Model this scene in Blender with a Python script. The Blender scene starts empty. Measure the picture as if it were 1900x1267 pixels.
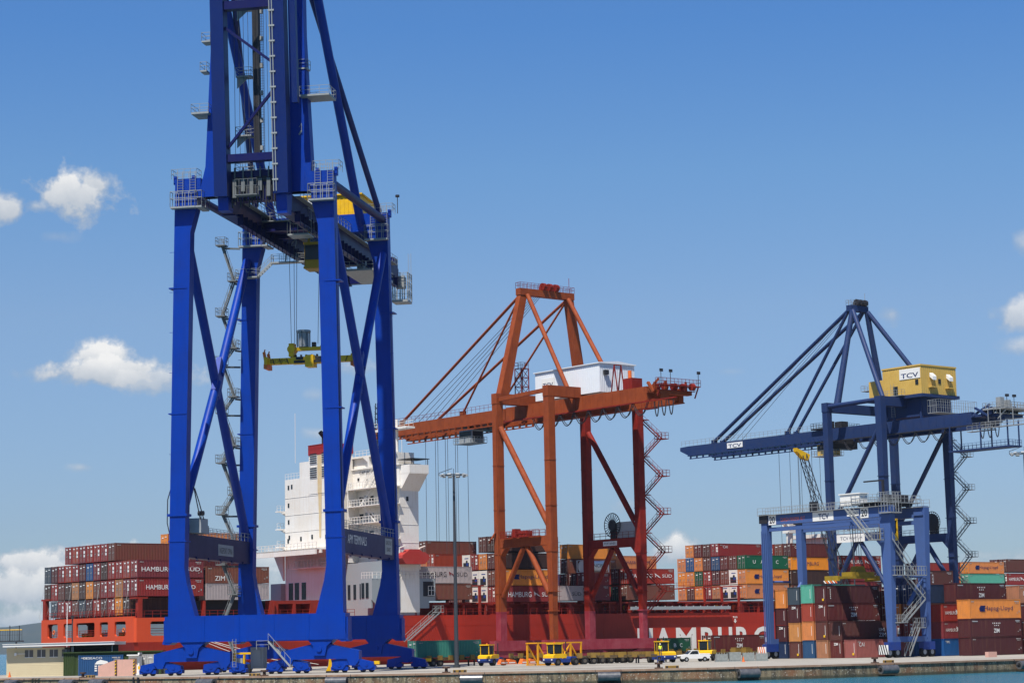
import bpy, math, random
from mathutils import Vector, Matrix
random.seed(7)
R = math.radians
S = bpy.context.scene
COL = S.collection
# ---------------------------------------------------------------- camera
CAM_H, ROLL, PITCH = 3.3, 0.02, 7.9485
cd = bpy.data.cameras.new('camera'); cam = bpy.data.objects.new('camera', cd); COL.objects.link(cam)
cd.sensor_width = 36; cd.lens = 36*4000/1900; cd.clip_start = 1; cd.clip_end = 60000
p = R(PITCH); fw = Vector((0, math.cos(p), math.sin(p))); upv = Vector((0, -math.sin(p), math.cos(p)))
rt = math.cos(ROLL)*Vector((1, 0, 0)) - math.sin(ROLL)*upv
up2 = math.sin(ROLL)*Vector((1, 0, 0)) + math.cos(ROLL)*upv
m = Matrix((rt, up2, -fw)).transposed().to_4x4(); m.translation = (0, 0, CAM_H); cam.matrix_world = m
S.camera = cam
S.view_settings.view_transform = 'Standard'; S.view_settings.look = 'None'; S.view_settings.exposure = 0.56
# ---------------------------------------------------------------- sun and sky
SUN_AZ, SUN_EL = 201, 62.5
sd = bpy.data.lights.new('sun', 'SUN'); sd.energy = 5.0; sd.angle = R(0.53); sd.color = (1.0, 0.94, 0.85)
so = bpy.data.objects.new('sun', sd); COL.objects.link(so)
sv = Vector((math.sin(R(SUN_AZ))*math.cos(R(SUN_EL)), math.cos(R(SUN_AZ))*math.cos(R(SUN_EL)), math.sin(R(SUN_EL))))
so.rotation_euler = sv.to_track_quat('Z', 'Y').to_euler(); so.location = (0, 0, 200)

def nd(nt, t, **k):
    n = nt.nodes.new(t)
    for a, v in k.items():
        if a.startswith('i_'):
            key = a[2:]
            n.inputs[int(key) if key.isdigit() else key].default_value = v
        else: setattr(n, a, v)
    return n
def mth(nt, op, a, b=None, c=None, clamp=False):
    n = nt.nodes.new('ShaderNodeMath'); n.operation = op; n.use_clamp = clamp
    for i, x in enumerate((a, b, c)):
        if x is None: continue
        if isinstance(x, (int, float)): n.inputs[i].default_value = x
        else: nt.links.new(x, n.inputs[i])
    return n.outputs[0]
def mixc(nt, f, a, b, mode='MIX'):
    n = nt.nodes.new('ShaderNodeMix'); n.data_type = 'RGBA'; n.blend_type = mode
    for k, x in ((0, f), (6, a), (7, b)):
        if isinstance(x, (int, float)): n.inputs[k].default_value = x
        elif isinstance(x, tuple): n.inputs[k].default_value = (*x[:3], 1)
        else: nt.links.new(x, n.inputs[k])
    return n.outputs[2]

W = bpy.data.worlds.new("World"); S.world = W; W.use_nodes = True
nt = W.node_tree; nt.nodes.clear()
sky = nd(nt, 'ShaderNodeTexSky', sky_type='NISHITA', sun_disc=False, sun_elevation=R(SUN_EL), sun_rotation=R(SUN_AZ),
         air_density=1.0, dust_density=0.45, ozone_density=2.6, altitude=0)
tc = nd(nt, 'ShaderNodeTexCoord'); sep = nd(nt, 'ShaderNodeSeparateXYZ'); nt.links.new(tc.outputs['Generated'], sep.inputs[0])
X, Y, Z = sep.outputs
az = mth(nt, 'MULTIPLY', mth(nt, 'ARCTAN2', X, Y), 57.2958)
el = mth(nt, 'MULTIPLY', mth(nt, 'ARCSINE', Z), 57.2958)
# clouds: each is a ragged puff at an azimuth / elevation (degrees) with half width, half height, strength
CLOUDS = [(-11.75, 11.8, 1.2, .6, 1.1), (-11.1, 12.1, .6, .5, 1.0), (-13.4, 11.5, .8, .42, 1.0), (-12.6, 11.5, .5, .3, .8), (-12.0, 10.75, .4, .15, .4),
 (-10.8, 7.25, 1.8, .34, 1.0), (-10.9, 7.55, .7, .36, .95), (-9.6, 7.1, 1.0, .34, .8), (-12.1, 7.2, 1.0, .18, .6), (-11.4, 4.75, .28, .1, .55),
 (-12.7, 2.25, 1.0, .4, 1.05), (-11.2, 2.5, 1.3, .3, 1.05), (-9.2, 2.45, 1.5, .24, .95), (-6.6, 2.2, 1.2, .2, .7), (-13.2, 1.7, 1.6, .5, .9), (-13, .8, 1.6, .35, .7), (-10.5, 1.8, 1.8, .35, .6), (-6.2, 1.5, 1.2, .6, .55), (-6.0, 2.4, .9, .2, .7),
 (-5.3, 6.6, .3, .14, .45), (-4.15, 7.3, .5, .26, .7), (-5.2, 5.6, .4, .13, .5), (10.1, 8.35, .3, .25, .6), (13.5, 8.2, .7, .35, .8), (13.6, 10.0, .3, .35, .6), (13.5, 7.35, .5, .2, .6),
 (3.0, 3.55, .35, .2, .55), (4.3, 2.35, .7, .38, .9), (5.2, 2.0, .5, .25, .6), (.6, 2.3, .6, .2, .65), (5.8, 7.0, .3, .08, .3), (2.4, 4.5, .3, .1, .35), (6.3, 4.05, .8, .1, .2),
 (1.9, 2.0, 1.0, .2, .4), (13.0, 1.9, 1.0, .3, .6), (8.8, 2.2, .8, .15, .3)]
nz = nd(nt, 'ShaderNodeTexNoise', i_Scale=48.0, i_Detail=10.0, i_Roughness=.62); nt.links.new(tc.outputs['Generated'], nz.inputs['Vector'])
nz2 = nd(nt, 'ShaderNodeTexNoise', i_Scale=22.0, i_Detail=5.0, i_Roughness=.5); nt.links.new(tc.outputs['Generated'], nz2.inputs['Vector'])
nn = mth(nt, 'ADD', mth(nt, 'MULTIPLY', mth(nt, 'SUBTRACT', nz.outputs['Fac'], .5), 3.6), mth(nt, 'MULTIPLY', mth(nt, 'SUBTRACT', nz2.outputs['Fac'], .5), 1.6))
tot = None; shade = None
for (a, e, w, h, s) in CLOUDS:
    dx = mth(nt, 'DIVIDE', mth(nt, 'SUBTRACT', az, a), w*1.25); dy = mth(nt, 'DIVIDE', mth(nt, 'SUBTRACT', el, e), h*1.25)
    d = mth(nt, 'SQRT', mth(nt, 'ADD', mth(nt, 'MULTIPLY', dx, dx), mth(nt, 'MULTIPLY', dy, dy)))
    v = mth(nt, 'MULTIPLY', mth(nt, 'ADD', mth(nt, 'SUBTRACT', 1.0, d), mth(nt, 'MULTIPLY', nn, .8)), s*1.9, clamp=True)
    v = mth(nt, 'MULTIPLY', v, min(1, s*1.05))
    sh = mth(nt, 'MULTIPLY', v, mth(nt, 'ADD', .5, mth(nt, 'MULTIPLY', dy, .55), clamp=True))
    tot = v if tot is None else mth(nt, 'MAXIMUM', tot, v)
    shade = sh if shade is None else mth(nt, 'MAXIMUM', shade, sh)
ccol = mixc(nt, mth(nt, 'ADD', shade, mth(nt, 'MULTIPLY', nn, .28), clamp=True), (3.6, 4.2, 5.0), (8.6, 8.5, 8.3))
hs = nd(nt, 'ShaderNodeHueSaturation', i_Saturation=1.0, i_Value=1.0); nt.links.new(sky.outputs[0], hs.inputs['Color'])
gr = nd(nt, 'ShaderNodeValToRGB'); nt.links.new(mth(nt, 'DIVIDE', el, 20.0, clamp=True), gr.inputs[0]); cr = gr.color_ramp
for i, (pp, cc) in enumerate(((0, (.53, .69, .94)), (.165, (.58, .68, .91)), (.435, (.74, .83, .99)), (.62, (.65, .88, 1.09)), (.815, (.49, .82, 1.18)))):
    e_ = cr.elements[i] if i < 2 else cr.elements.new(pp)
    e_.position = pp; e_.color = (*cc, 1)
skc = mixc(nt, mth(nt, 'MULTIPLY', tot, .93), mixc(nt, 1.0, hs.outputs[0], gr.outputs[0], 'MULTIPLY'), ccol)
bg = nd(nt, 'ShaderNodeBackground', i_Strength=0.0745); nt.links.new(skc, bg.inputs[0])
wo = nd(nt, 'ShaderNodeOutputWorld'); nt.links.new(bg.outputs[0], wo.inputs[0])

# ---------------------------------------------------------------- frames
class Fr:
    def __init__(s, O, bear):
        t = R(bear); s.O = Vector((O[0], O[1], 0)); s.rz = R(90 - bear)
        s.x = Vector((math.sin(t), math.cos(t), 0)); s.y = Vector((math.sin(t - math.pi/2), math.cos(t - math.pi/2), 0))
    def w(s, a, b, z=0): return s.O + a*s.x + b*s.y + Vector((0, 0, z))
G = Fr((-61.49, 349.0), 51.0)                 # berth grid: x along the ship, y towards the ship
A = Fr((-43.26, 279.0), 100.5)                # near crane: x along its rail, y away from the water
# ---------------------------------------------------------------- materials
MATS = {}
def paint(name, col, rough=.5, dirt=.25, dcol=None, scale=1.2, streak=0.0, jitter=0.0, metal=0.0, bump=0.0, spec=.22, coat=0):
    if name in MATS: return MATS[name]
    k = .69 if max(col) < .6 else .9
    col = tuple(c*k for c in col)
    if dcol: dcol = tuple(c*k for c in dcol)
    m = bpy.data.materials.new(name); m.use_nodes = True; nt = m.node_tree; b = nt.nodes['Principled BSDF']
    tc = nd(nt, 'ShaderNodeTexCoord'); n1 = nd(nt, 'ShaderNodeTexNoise', i_Scale=scale, i_Detail=6.0, i_Roughness=.6)
    nt.links.new(tc.outputs['Object'], n1.inputs['Vector'])
    f = mth(nt, 'MULTIPLY', mth(nt, 'SUBTRACT', n1.outputs['Fac'], .42), 3.0, clamp=True)
    dc = dcol or tuple(c*.55 + .01 for c in col)
    c = mixc(nt, mth(nt, 'MULTIPLY', f, dirt), col, dc)
    if streak:
        mp = nd(nt, 'ShaderNodeMapping'); mp.inputs['Scale'].default_value = (2.2, 2.2, .12); nt.links.new(tc.outputs['Object'], mp.inputs[0])
        n2 = nd(nt, 'ShaderNodeTexNoise', i_Scale=1.5, i_Detail=4.0); nt.links.new(mp.outputs[0], n2.inputs['Vector'])
        c = mixc(nt, mth(nt, 'MULTIPLY', mth(nt, 'MULTIPLY', mth(nt, 'SUBTRACT', n2.outputs['Fac'], .52), 6.0, clamp=True), streak), c, dcol or (.16, .07, .03))
    if jitter:
        oi = nd(nt, 'ShaderNodeObjectInfo')
        h = nd(nt, 'ShaderNodeHueSaturation'); nt.links.new(c, h.inputs['Color'])
        nt.links.new(mth(nt, 'ADD', 1 - jitter, mth(nt, 'MULTIPLY', oi.outputs['Random'], 2*jitter)), h.inputs['Value'])
        nt.links.new(mth(nt, 'ADD', .493, mth(nt, 'MULTIPLY', oi.outputs['Random'], .014)), h.inputs['Hue'])
        nt.links.new(mth(nt, 'ADD', .85, mth(nt, 'MULTIPLY', oi.outputs['Random'], .15)), h.inputs['Saturation']); c = h.outputs[0]
    nt.links.new(c, b.inputs['Base Color'])
    nt.links.new(mth(nt, 'ADD', rough - .08, mth(nt, 'MULTIPLY', n1.outputs['Fac'], .2)), b.inputs['Roughness'])
    b.inputs['Metallic'].default_value = metal; b.inputs['Specular IOR Level'].default_value = spec
    if coat: b.inputs['Coat Weight'].default_value = coat
    if bump:
        bp = nd(nt, 'ShaderNodeBump', i_Strength=bump, i_Distance=.05); nt.links.new(n1.outputs['Fac'], bp.inputs['Height']); nt.links.new(bp.outputs[0], b.inputs['Normal'])
    MATS[name] = m; return m
BLUE = paint('crane_blue', (.0, .046, .4), .4, .45, (.006, .028, .2), .3, spec=.2, streak=.22)
DBLUE = paint('crane_blue_shaded', (.008, .012, .105), .4, .3, (.03, .02, .05), .4, spec=.15)  # crane blue darkened to purple; shade of unlit side faces is in the colour
NAVY = paint('faded_blue', (.02, .045, .145), .5, .35, (.05, .06, .11), .7, streak=.25)
RTGB = paint('yard_crane_blue', (.075, .145, .38), .5, .3, (.07, .1, .2), .7, streak=.15)
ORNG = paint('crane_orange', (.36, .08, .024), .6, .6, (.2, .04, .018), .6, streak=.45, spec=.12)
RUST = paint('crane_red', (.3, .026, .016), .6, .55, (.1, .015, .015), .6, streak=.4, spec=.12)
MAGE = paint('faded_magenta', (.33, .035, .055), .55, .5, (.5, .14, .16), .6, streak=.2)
GALV = paint('galvanised', (.42, .44, .44), .5, .3, (.2, .2, .18), 2.0, metal=.2)
GALVD = paint('weathered_galvanised', (.2, .215, .22), .6, .4, (.1, .1, .09), 2.0)
DARK = paint('dark_steel', (.03, .032, .04), .5, .3, (.09, .06, .04), 2.0)
BLACK = paint('rubber', (.015, .015, .016), .75, .3, (.06, .055, .05), 3.0)
YEL = paint('yellow_paint', (.8, .47, .01), .45, .35, (.3, .17, .03), 1.5)
YEL2 = paint('ochre_cladding', (.6, .4, .1), .5, .3, (.4, .22, .03), .8, streak=.1)
WHITE = paint('white_paint', (.78, .78, .75), .5, .2, (.5, .46, .38), .5)
SHIPW = paint('ship_white', (.76, .73, .68), .5, .3, (.55, .42, .25), .25, streak=.22)
CORW = paint('white_cladding', (.74, .77, .8), .45, .12, (.55, .55, .55), .6)
HULL = paint('hull_red', (.54, .042, .02), .5, .45, (.2, .02, .015), .12, streak=.25)
DECKR = paint('deck_red', (.38, .035, .02), .6, .5, (.1, .03, .02), .6)
GLASS = paint('dark_glass', (.02, .028, .035), .15, .1)
STEEL = paint('cable_steel', (.1, .105, .11), .5, .2, metal=.3)
GREYP = paint('grey_paint', (.42, .45, .47), .55, .3, (.3, .3, .28), .8)
OREDM = paint('signal_orange', (.75, .16, .03), .5, .2)
PINKC = paint('pink_concrete', (.62, .36, .29), .85, .5, (.45, .3, .24), 1.2, streak=.2)
BEIGE = paint('beige_block', (.6, .52, .34), .9, .25, (.5, .4, .26), 1.0)
TRAILB = paint('trailer_brown', (.12, .085, .045), .7, .6, (.3, .2, .07), 1.2)
SKIN = paint('skin', (.5, .28, .18), .6, .05); JEAN = paint('navy_trousers', (.02, .04, .12), .8, .1); VEST = paint('hi_vis', (.7, .85, .05), .6, .05); HAIR = paint('dark_hair', (.02, .015, .01), .6, .05)
MAST = paint('mast_grey', (.06, .07, .085), .5, .3, (.08, .08, .08), .8)
BLUE2 = paint('boom_blue_shaded', (.0, .017, .15), .35, .3, (.004, .012, .08), .35, spec=.35)  # darker copy of the crane blue, the boom's shading put into the colour
BOUNCE_BLUE = paint('tie_bar_bounce_blue', (.02, .04, .2), .4, .4, (.12, .06, .03), .4)  # brown patches are painted ground reflection on the tie bar undersides
YELCAB = paint('cab_yellow', (.55, .3, .02), .5, .3)
FEND = paint('fender_rubber', (.09, .09, .095), .3, .6, (.25, .24, .23), 1.8, spec=.9)
TRAILY = paint('trailer_yellow', (.33, .2, .04), .6, .6, (.12, .08, .05), 1.2)
YOR = paint('frame_yellow', (.75, .33, .01), .5, .25)
HYBL = paint('chassis_blue', (.02, .06, .3), .45, .3, (.08, .07, .06), 1.5)

# ---------------------------------------------------------------- mesh builder
class MB:
    def __init__(s, off=(0, 0, 0)):
        s.v = []; s.f = []; s.mi = []; s.sm = []; s.o = Vector(off); s.done = []
    def cut(s):        # what follows becomes a mesh of its own
        if s.f: s.done.append((s.v, s.f, s.mi, s.sm)); s.v = []; s.f = []; s.mi = []; s.sm = []
    def add(s, vs, fs, mi=0, smooth=False):
        n = len(s.v); s.v += [Vector(q) - s.o for q in vs]
        for f in fs: s.f.append([i + n for i in f]); s.mi.append(mi); s.sm.append(smooth)
        return s
    def box(s, x0, x1, y0, y1, z0, z1, mi=0):
        return s.add([(x0, y0, z0), (x1, y0, z0), (x1, y1, z0), (x0, y1, z0), (x0, y0, z1), (x1, y0, z1), (x1, y1, z1), (x0, y1, z1)],
              [(0, 3, 2, 1), (4, 5, 6, 7), (0, 1, 5, 4), (1, 2, 6, 5), (2, 3, 7, 6), (3, 0, 4, 7)], mi)
    def beam(s, p, q, w, h, w2=None, h2=None, side=None, mi=0):
        p = Vector(p); q = Vector(q); d = (q - p).normalized(); w2 = w if w2 is None else w2; h2 = h if h2 is None else h2
        if side is None: side = d.cross(Vector((0, 0, 1))) if abs(d.z) < .9 else Vector((1, 0, 0))
        sx = Vector(side); sx = (sx - sx.dot(d)*d).normalized(); sy = sx.cross(d)
        vs = []
        for c, ww, hh in ((p, w, h), (q, w2, h2)):
            for a, b in ((-1, -1), (1, -1), (1, 1), (-1, 1)): vs.append(c + sx*a*ww/2 + sy*b*hh/2)
        return s.add(vs, [(0, 3, 2, 1), (4, 5, 6, 7), (0, 1, 5, 4), (1, 2, 6, 5), (2, 3, 7, 6), (3, 0, 4, 7)], mi)
    def tube(s, p, q, r, n=10, r2=None, caps=True, mi=0):
        p = Vector(p); q = Vector(q); d = (q - p).normalized(); r2 = r if r2 is None else r2
        a = d.orthogonal().normalized(); b = d.cross(a); vs = []
        for c, rr in ((p, r), (q, r2)):
            for i in range(n): t = 2*math.pi*i/n; vs.append(c + (a*math.cos(t) + b*math.sin(t))*rr)
        s.add(vs, [(i, (i + 1) % n, n + (i + 1) % n, n + i) for i in range(n)], mi, n > 5)
        if caps: s.add(vs, [tuple(range(n))[::-1], tuple(range(n, 2*n))], mi)
        return s
    def path(s, pts, r, n=5, mi=0):
        for i in range(len(pts) - 1): s.tube(pts[i], pts[i + 1], r, n, caps=False, mi=mi)
        return s
    def prism(s, poly, ax, t0, t1, mi=0):      # poly: 2-D points in the two axes other than ax
        def P(q, t): l = list(q); l.insert(ax, t); return tuple(l)
        n = len(poly); vs = [P(q, t0) for q in poly] + [P(q, t1) for q in poly]
        return s.add(vs, [tuple(range(n))[::-1], tuple(range(n, 2*n))] + [(i, (i + 1) % n, n + (i + 1) % n, n + i) for i in range(n)], mi)
    def wheel(s, c, r, w, ax=1, mi=0, mi2=None):
        c = Vector(c); d = Vector((0, 0, 0)); d[ax] = w/2
        s.tube(c - d, c + d, r, 14, mi=mi)
        if mi2 is not None: s.tube(c - d*1.04, c + d*1.04, r*.5, 10, mi=mi2)
        return s
    def rail(s, pts, h=1.1, step=1.6, r=.035, mi=0):
        for i in range(len(pts) - 1):
            p = Vector(pts[i]); q = Vector(pts[i + 1]); L = (q - p).length; k = max(1, round(L/step))
            for zz in (h, h*.55): s.tube(p + Vector((0, 0, zz)), q + Vector((0, 0, zz)), r, 4, caps=False, mi=mi)
            for j in range(k + 1): c = p.lerp(q, j/k); s.tube(c, c + Vector((0, 0, h)), r, 4, caps=False, mi=mi)
        return s
    def deck(s, x0, x1, y0, y1, z, sides='xXyY', h=1.1, mi=0, t=.12, step=1.3, r=.035):
        s.box(x0, x1, y0, y1, z - t, z, mi)
        if 'x' in sides: s.rail([(x0, y0, z), (x0, y1, z)], h, step, r, mi)
        if 'X' in sides: s.rail([(x1, y0, z), (x1, y1, z)], h, step, r, mi)
        if 'y' in sides: s.rail([(x0, y0, z), (x1, y0, z)], h, step, r, mi)
        if 'Y' in sides: s.rail([(x0, y1, z), (x1, y1, z)], h, step, r, mi)
        return s
    def stair(s, p, q, w=.8, side=(0, 1, 0), mi=0, treads=True):
        p = Vector(p); q = Vector(q); sd = Vector(side).normalized()*w/2; n = max(3, int(abs(q.z - p.z)/.28))
        for k in (-1, 1):
            s.beam(p + sd*k, q + sd*k, .06, .22, side=side, mi=mi)
            s.tube(p + sd*k + Vector((0, 0, 1)), q + sd*k + Vector((0, 0, 1)), .035, 4, caps=False, mi=mi)
            for j in range(0, 5): c = p.lerp(q, j/4) + sd*k; s.tube(c, c + Vector((0, 0, 1)), .03, 4, caps=False, mi=mi)
        if treads:
            hd = Vector((q.x - p.x, q.y - p.y, 0)).normalized()*.07
            for j in range(n): c = p.lerp(q, (j + .5)/n); s.add([c - sd - hd, c + sd - hd, c + sd + hd, c - sd + hd], [(0, 1, 2, 3)], mi)
        return s
    def ladder(s, p, q, w=.45, side=(1, 0, 0), cage=False, mi=0):
        p = Vector(p); q = Vector(q); sd = Vector(side).normalized()*w/2; L = (q - p).length
        for k in (-1, 1): s.tube(p + sd*k, q + sd*k, .035, 4, caps=False, mi=mi)
        for j in range(int(L/.35)): c = p.lerp(q, j*.35/L); s.tube(c - sd, c + sd, .022, 4, caps=False, mi=mi)
        return s
    def build(s, name, mat, parent=None, loc=None, rz=0):
        if s.done:
            s.cut(); first = None; L = s.done; s.done = []
            for s.v, s.f, s.mi, s.sm in L:
                o = s.build(name, mat, parent, loc, rz); first = first or o
            return first
        me = bpy.data.meshes.new(name); me.from_pydata([tuple(v) for v in s.v], [], s.f)
        for mm in (mat if isinstance(mat, (list, tuple)) else [mat]): me.materials.append(mm)
        me.polygons.foreach_set('material_index', s.mi); me.polygons.foreach_set('use_smooth', s.sm); me.update()
        o = bpy.data.objects.new(name, me); COL.objects.link(o)
        if parent: o.parent = parent
        if loc is not None: o.location = loc
        if rz: o.rotation_euler = (0, 0, rz)
        return o
def tag(o, label=None, cat=None, group=None, kind=None):
    if label: o['label'] = label
    if cat: o['category'] = cat
    if group: o['group'] = group
    if kind: o['kind'] = kind
    return o
def thing(name, label, cat, fr, a, b, z=0, group=None, rot=0):
    o = bpy.data.objects.new(name, None); COL.objects.link(o); o.empty_display_size = .5
    o.location = fr.w(a, b, z); o.rotation_euler = (0, 0, fr.rz + rot); return tag(o, label, cat, group)
WF = Fr((0, 0), 90)     # world aligned frame
TXT = {}
def text(s, w, h, mat, parent, loc, facing='-y', name='lettering', bold=0.0):
    key = (s, bold)
    if key not in TXT:
        cu = bpy.data.curves.new('t', 'FONT'); cu.body = s; cu.extrude = .0; cu.offset = bold; cu.resolution_u = 3
        ob = bpy.data.objects.new('t', cu); COL.objects.link(ob); dg = bpy.context.evaluated_depsgraph_get()
        me = bpy.data.meshes.new_from_object(ob.evaluated_get(dg)); bpy.data.objects.remove(ob)
        xs = [v.co.x for v in me.vertices]; ys = [v.co.y for v in me.vertices]
        x0, x1, y0, y1 = min(xs), max(xs), min(ys), max(ys)
        for v in me.vertices: v.co = ((v.co.x - x0)/(x1 - x0) - .5, 0, (v.co.y - y0)/(y1 - y0) - .5)
        TXT[key] = me
    me = TXT[key].copy(); me.materials.clear(); me.materials.append(mat)
    o = bpy.data.objects.new(name, me); COL.objects.link(o); o.parent = parent; o.location = loc; o.scale = (w, 1, h)
    o.rotation_euler = (0, 0, {'-y': 0, '-x': -math.pi/2, 'x': math.pi/2, 'y': math.pi}[facing]); return o
def flat(name, pts, mat, kind='structure'):
    o = MB().add(pts, [tuple(range(len(pts)))]).build(name, mat); return tag(o, kind=kind)
# ---------------------------------------------------------------- ground, quay, water, hills
def ground_mat(name, c1, c2, scale, rough=.9, bump=.2):
    m = bpy.data.materials.new(name); m.use_nodes = True; nt = m.node_tree; b = nt.nodes['Principled BSDF']
    tc = nd(nt, 'ShaderNodeTexCoord'); n1 = nd(nt, 'ShaderNodeTexNoise', i_Scale=scale, i_Detail=8.0, i_Roughness=.65); nt.links.new(tc.outputs['Object'], n1.inputs['Vector'])
    n2 = nd(nt, 'ShaderNodeTexNoise', i_Scale=scale*.12, i_Detail=4.0); nt.links.new(tc.outputs['Object'], n2.inputs['Vector'])
    f = mth(nt, 'ADD', mth(nt, 'MULTIPLY', n1.outputs['Fac'], .6), mth(nt, 'MULTIPLY', n2.outputs['Fac'], .5))
    c = mixc(nt, mth(nt, 'MULTIPLY', mth(nt, 'SUBTRACT', f, .4), 3.0, clamp=True), c1, c2)
    nt.links.new(c, b.inputs['Base Color']); b.inputs['Roughness'].default_value = rough
    bp = nd(nt, 'ShaderNodeBump', i_Strength=bump, i_Distance=.03); nt.links.new(n1.outputs['Fac'], bp.inputs['Height']); nt.links.new(bp.outputs[0], b.inputs['Normal'])
    return m
CONC = ground_mat('concrete_apron', (.33, .305, .26), (.19, .175, .15), .5)
RIM = ground_mat('rusty_kerb', (.36, .25, .17), (.2, .1, .06), .9)
def wall_mat():
    m = bpy.data.materials.new('stained_quay_wall'); m.use_nodes = True; nt = m.node_tree; b = nt.nodes['Principled BSDF']
    tc = nd(nt, 'ShaderNodeTexCoord'); mp = nd(nt, 'ShaderNodeMapping'); mp.inputs['Scale'].default_value = (1, 1, .16); nt.links.new(tc.outputs['Object'], mp.inputs[0])
    n1 = nd(nt, 'ShaderNodeTexNoise', i_Scale=1.6, i_Detail=8.0, i_Roughness=.7); nt.links.new(mp.outputs[0], n1.inputs['Vector'])
    n2 = nd(nt, 'ShaderNodeTexNoise', i_Scale=.25, i_Detail=5.0); nt.links.new(tc.outputs['Object'], n2.inputs['Vector'])
    n3 = nd(nt, 'ShaderNodeTexNoise', i_Scale=5.0, i_Detail=6.0); nt.links.new(tc.outputs['Object'], n3.inputs['Vector'])
    c = mixc(nt, mth(nt, 'MULTIPLY', mth(nt, 'SUBTRACT', n1.outputs['Fac'], .44), 7.0, clamp=True), (.22, .17, .1), (.07, .055, .035))
    c = mixc(nt, mth(nt, 'MULTIPLY', mth(nt, 'SUBTRACT', n2.outputs['Fac'], .5), 6.0, clamp=True), c, (.2, .09, .04))
    c = mixc(nt, mth(nt, 'MULTIPLY', mth(nt, 'SUBTRACT', n3.outputs['Fac'], .58), 8.0, clamp=True), c, (.42, .38, .3))
    sp = nd(nt, 'ShaderNodeSeparateXYZ'); nt.links.new(tc.outputs['Object'], sp.inputs[0])
    low = mth(nt, 'MULTIPLY', mth(nt, 'SUBTRACT', -1.15, sp.outputs[2]), 5.0, clamp=True)
    c = mixc(nt, mth(nt, 'MULTIPLY', low, .8), c, (.03, .035, .02))
    nt.links.new(c, b.inputs['Base Color']); b.inputs['Roughness'].default_value = .9
    bp = nd(nt, 'ShaderNodeBump', i_Strength=.5, i_Distance=.08); nt.links.new(n3.outputs['Fac'], bp.inputs['Height']); nt.links.new(bp.outputs[0], b.inputs['Normal'])
    return m
WALLM = wall_mat()
EDGE = [(-150, 292), (-100, 291), (-69, 288), (-48, 271), (-30.5, 259.5), (-12, 254.5), (8, 253.5), (22, 254.5), (36, 259.5), (50, 268.5), (66, 280.5), (90, 299), (130, 330), (300, 470)]
def edge_at(px):   # quay edge point seen at a bearing, for placing things along it
    t = (px - 950)/4000
    for (x0, y0), (x1, y1) in zip(EDGE, EDGE[1:]):
        if x0/y0 <= t <= x1/y1:
            k = (t*y0 - x0)/((x1 - x0) - t*(y1 - y0)); return Vector((x0 + k*(x1 - x0), y0 + k*(y1 - y0), 0)), math.atan2(y1 - y0, x1 - x0)
back = [G.w(a, -1.6) for a in (520, 120, -70)]
poly = [(x, y, 0) for x, y in EDGE] + [(420, 560, 0)] + [tuple(v) for v in back] + [(-150, 300, 0)]
flat('quay_deck', poly, CONC)
w = MB(); rim = MB()
for (x0, y0), (x1, y1) in zip(EDGE, EDGE[1:]):
    w.add([(x0, y0, -6), (x1, y1, -6), (x1, y1, -.22), (x0, y0, -.22)], [(0, 1, 2, 3)])
    d = Vector((x1 - x0, y1 - y0, 0)).normalized(); n = Vector((d.y, -d.x, 0)); P = Vector((x0, y0, 0)); Q = Vector((x1, y1, 0))
    a0, b0 = P + n*.12, Q + n*.12; a1, b1 = P - n*.7, Q - n*.7; u = Vector((0, 0, 1))
    rim.add([a0 - u*.22, b0 - u*.22, b0 + u*.004, a0 + u*.004, a1 + u*.004, b1 + u*.004, P - u*.22, Q - u*.22], [(0, 1, 2, 3), (3, 2, 5, 4), (6, 7, 1, 0)])
for q0, q1 in zip(back, back[1:]): w.add([(q0.x, q0.y, -6), (q1.x, q1.y, -6), (q1.x, q1.y, -.001), (q0.x, q0.y, -.001)], [(0, 1, 2, 3)])
tag(w.build('quay_wall', WALLM), kind='structure'); tag(rim.build('quay_kerb', RIM), kind='structure')
def water_mat():
    m = bpy.data.materials.new('harbour_water'); m.use_nodes = True; nt = m.node_tree; b = nt.nodes['Principled BSDF']
    tc = nd(nt, 'ShaderNodeTexCoord'); mp = nd(nt, 'ShaderNodeMapping'); mp.inputs['Scale'].default_value = (.8, 1.6, 1); nt.links.new(tc.outputs['Object'], mp.inputs[0])
    n1 = nd(nt, 'ShaderNodeTexNoise', i_Scale=.55, i_Detail=7.0, i_Roughness=.62); nt.links.new(mp.outputs[0], n1.inputs['Vector'])
    b.inputs['Base Color'].default_value = (.012, .1, .14, 1); b.inputs['Roughness'].default_value = .18; b.inputs['IOR'].default_value = 1.33
    bp = nd(nt, 'ShaderNodeBump', i_Strength=1.0, i_Distance=.35); nt.links.new(n1.outputs['Fac'], bp.inputs['Height']); nt.links.new(bp.outputs[0], b.inputs['Normal'])
    return m
flat('water', [(-9000, -1900, -1.6), (9000, -1900, -1.6), (9000, 14000, -1.6), (-9000, 14000, -1.6)], water_mat())
hm = paint('hill_scrub', (.045, .06, .045), .95, .5, (.14, .12, .08), .004)
hb = MB(); N = 60
prof = lambda t: 20 + 105*math.exp(-((t - .62)/.23)**2) + 60*math.exp(-((t - .3)/.2)**2) + 6*math.sin(t*40) + 4*math.sin(t*93 + 1)
vs = []
for i in range(N + 1):
    t = i/N; x = -4200 + 4600*t; h = prof(t)*(1 - max(0, (t - .75)/.25)**2)
    for j, (dy, k) in enumerate(((0, 0), (300, .45), (700, 1), (1500, .6), (2500, 0))): vs.append((x, 8400 + dy + 60*math.sin(i*1.3 + j), -1.7 + h*k*1.05))
hb.add(vs, [(i*5 + j, i*5 + 5 + j, i*5 + 6 + j, i*5 + 1 + j) for i in range(N) for j in range(4)], 0, True)
tag(hb.build('hills', hm), kind='structure')

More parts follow.
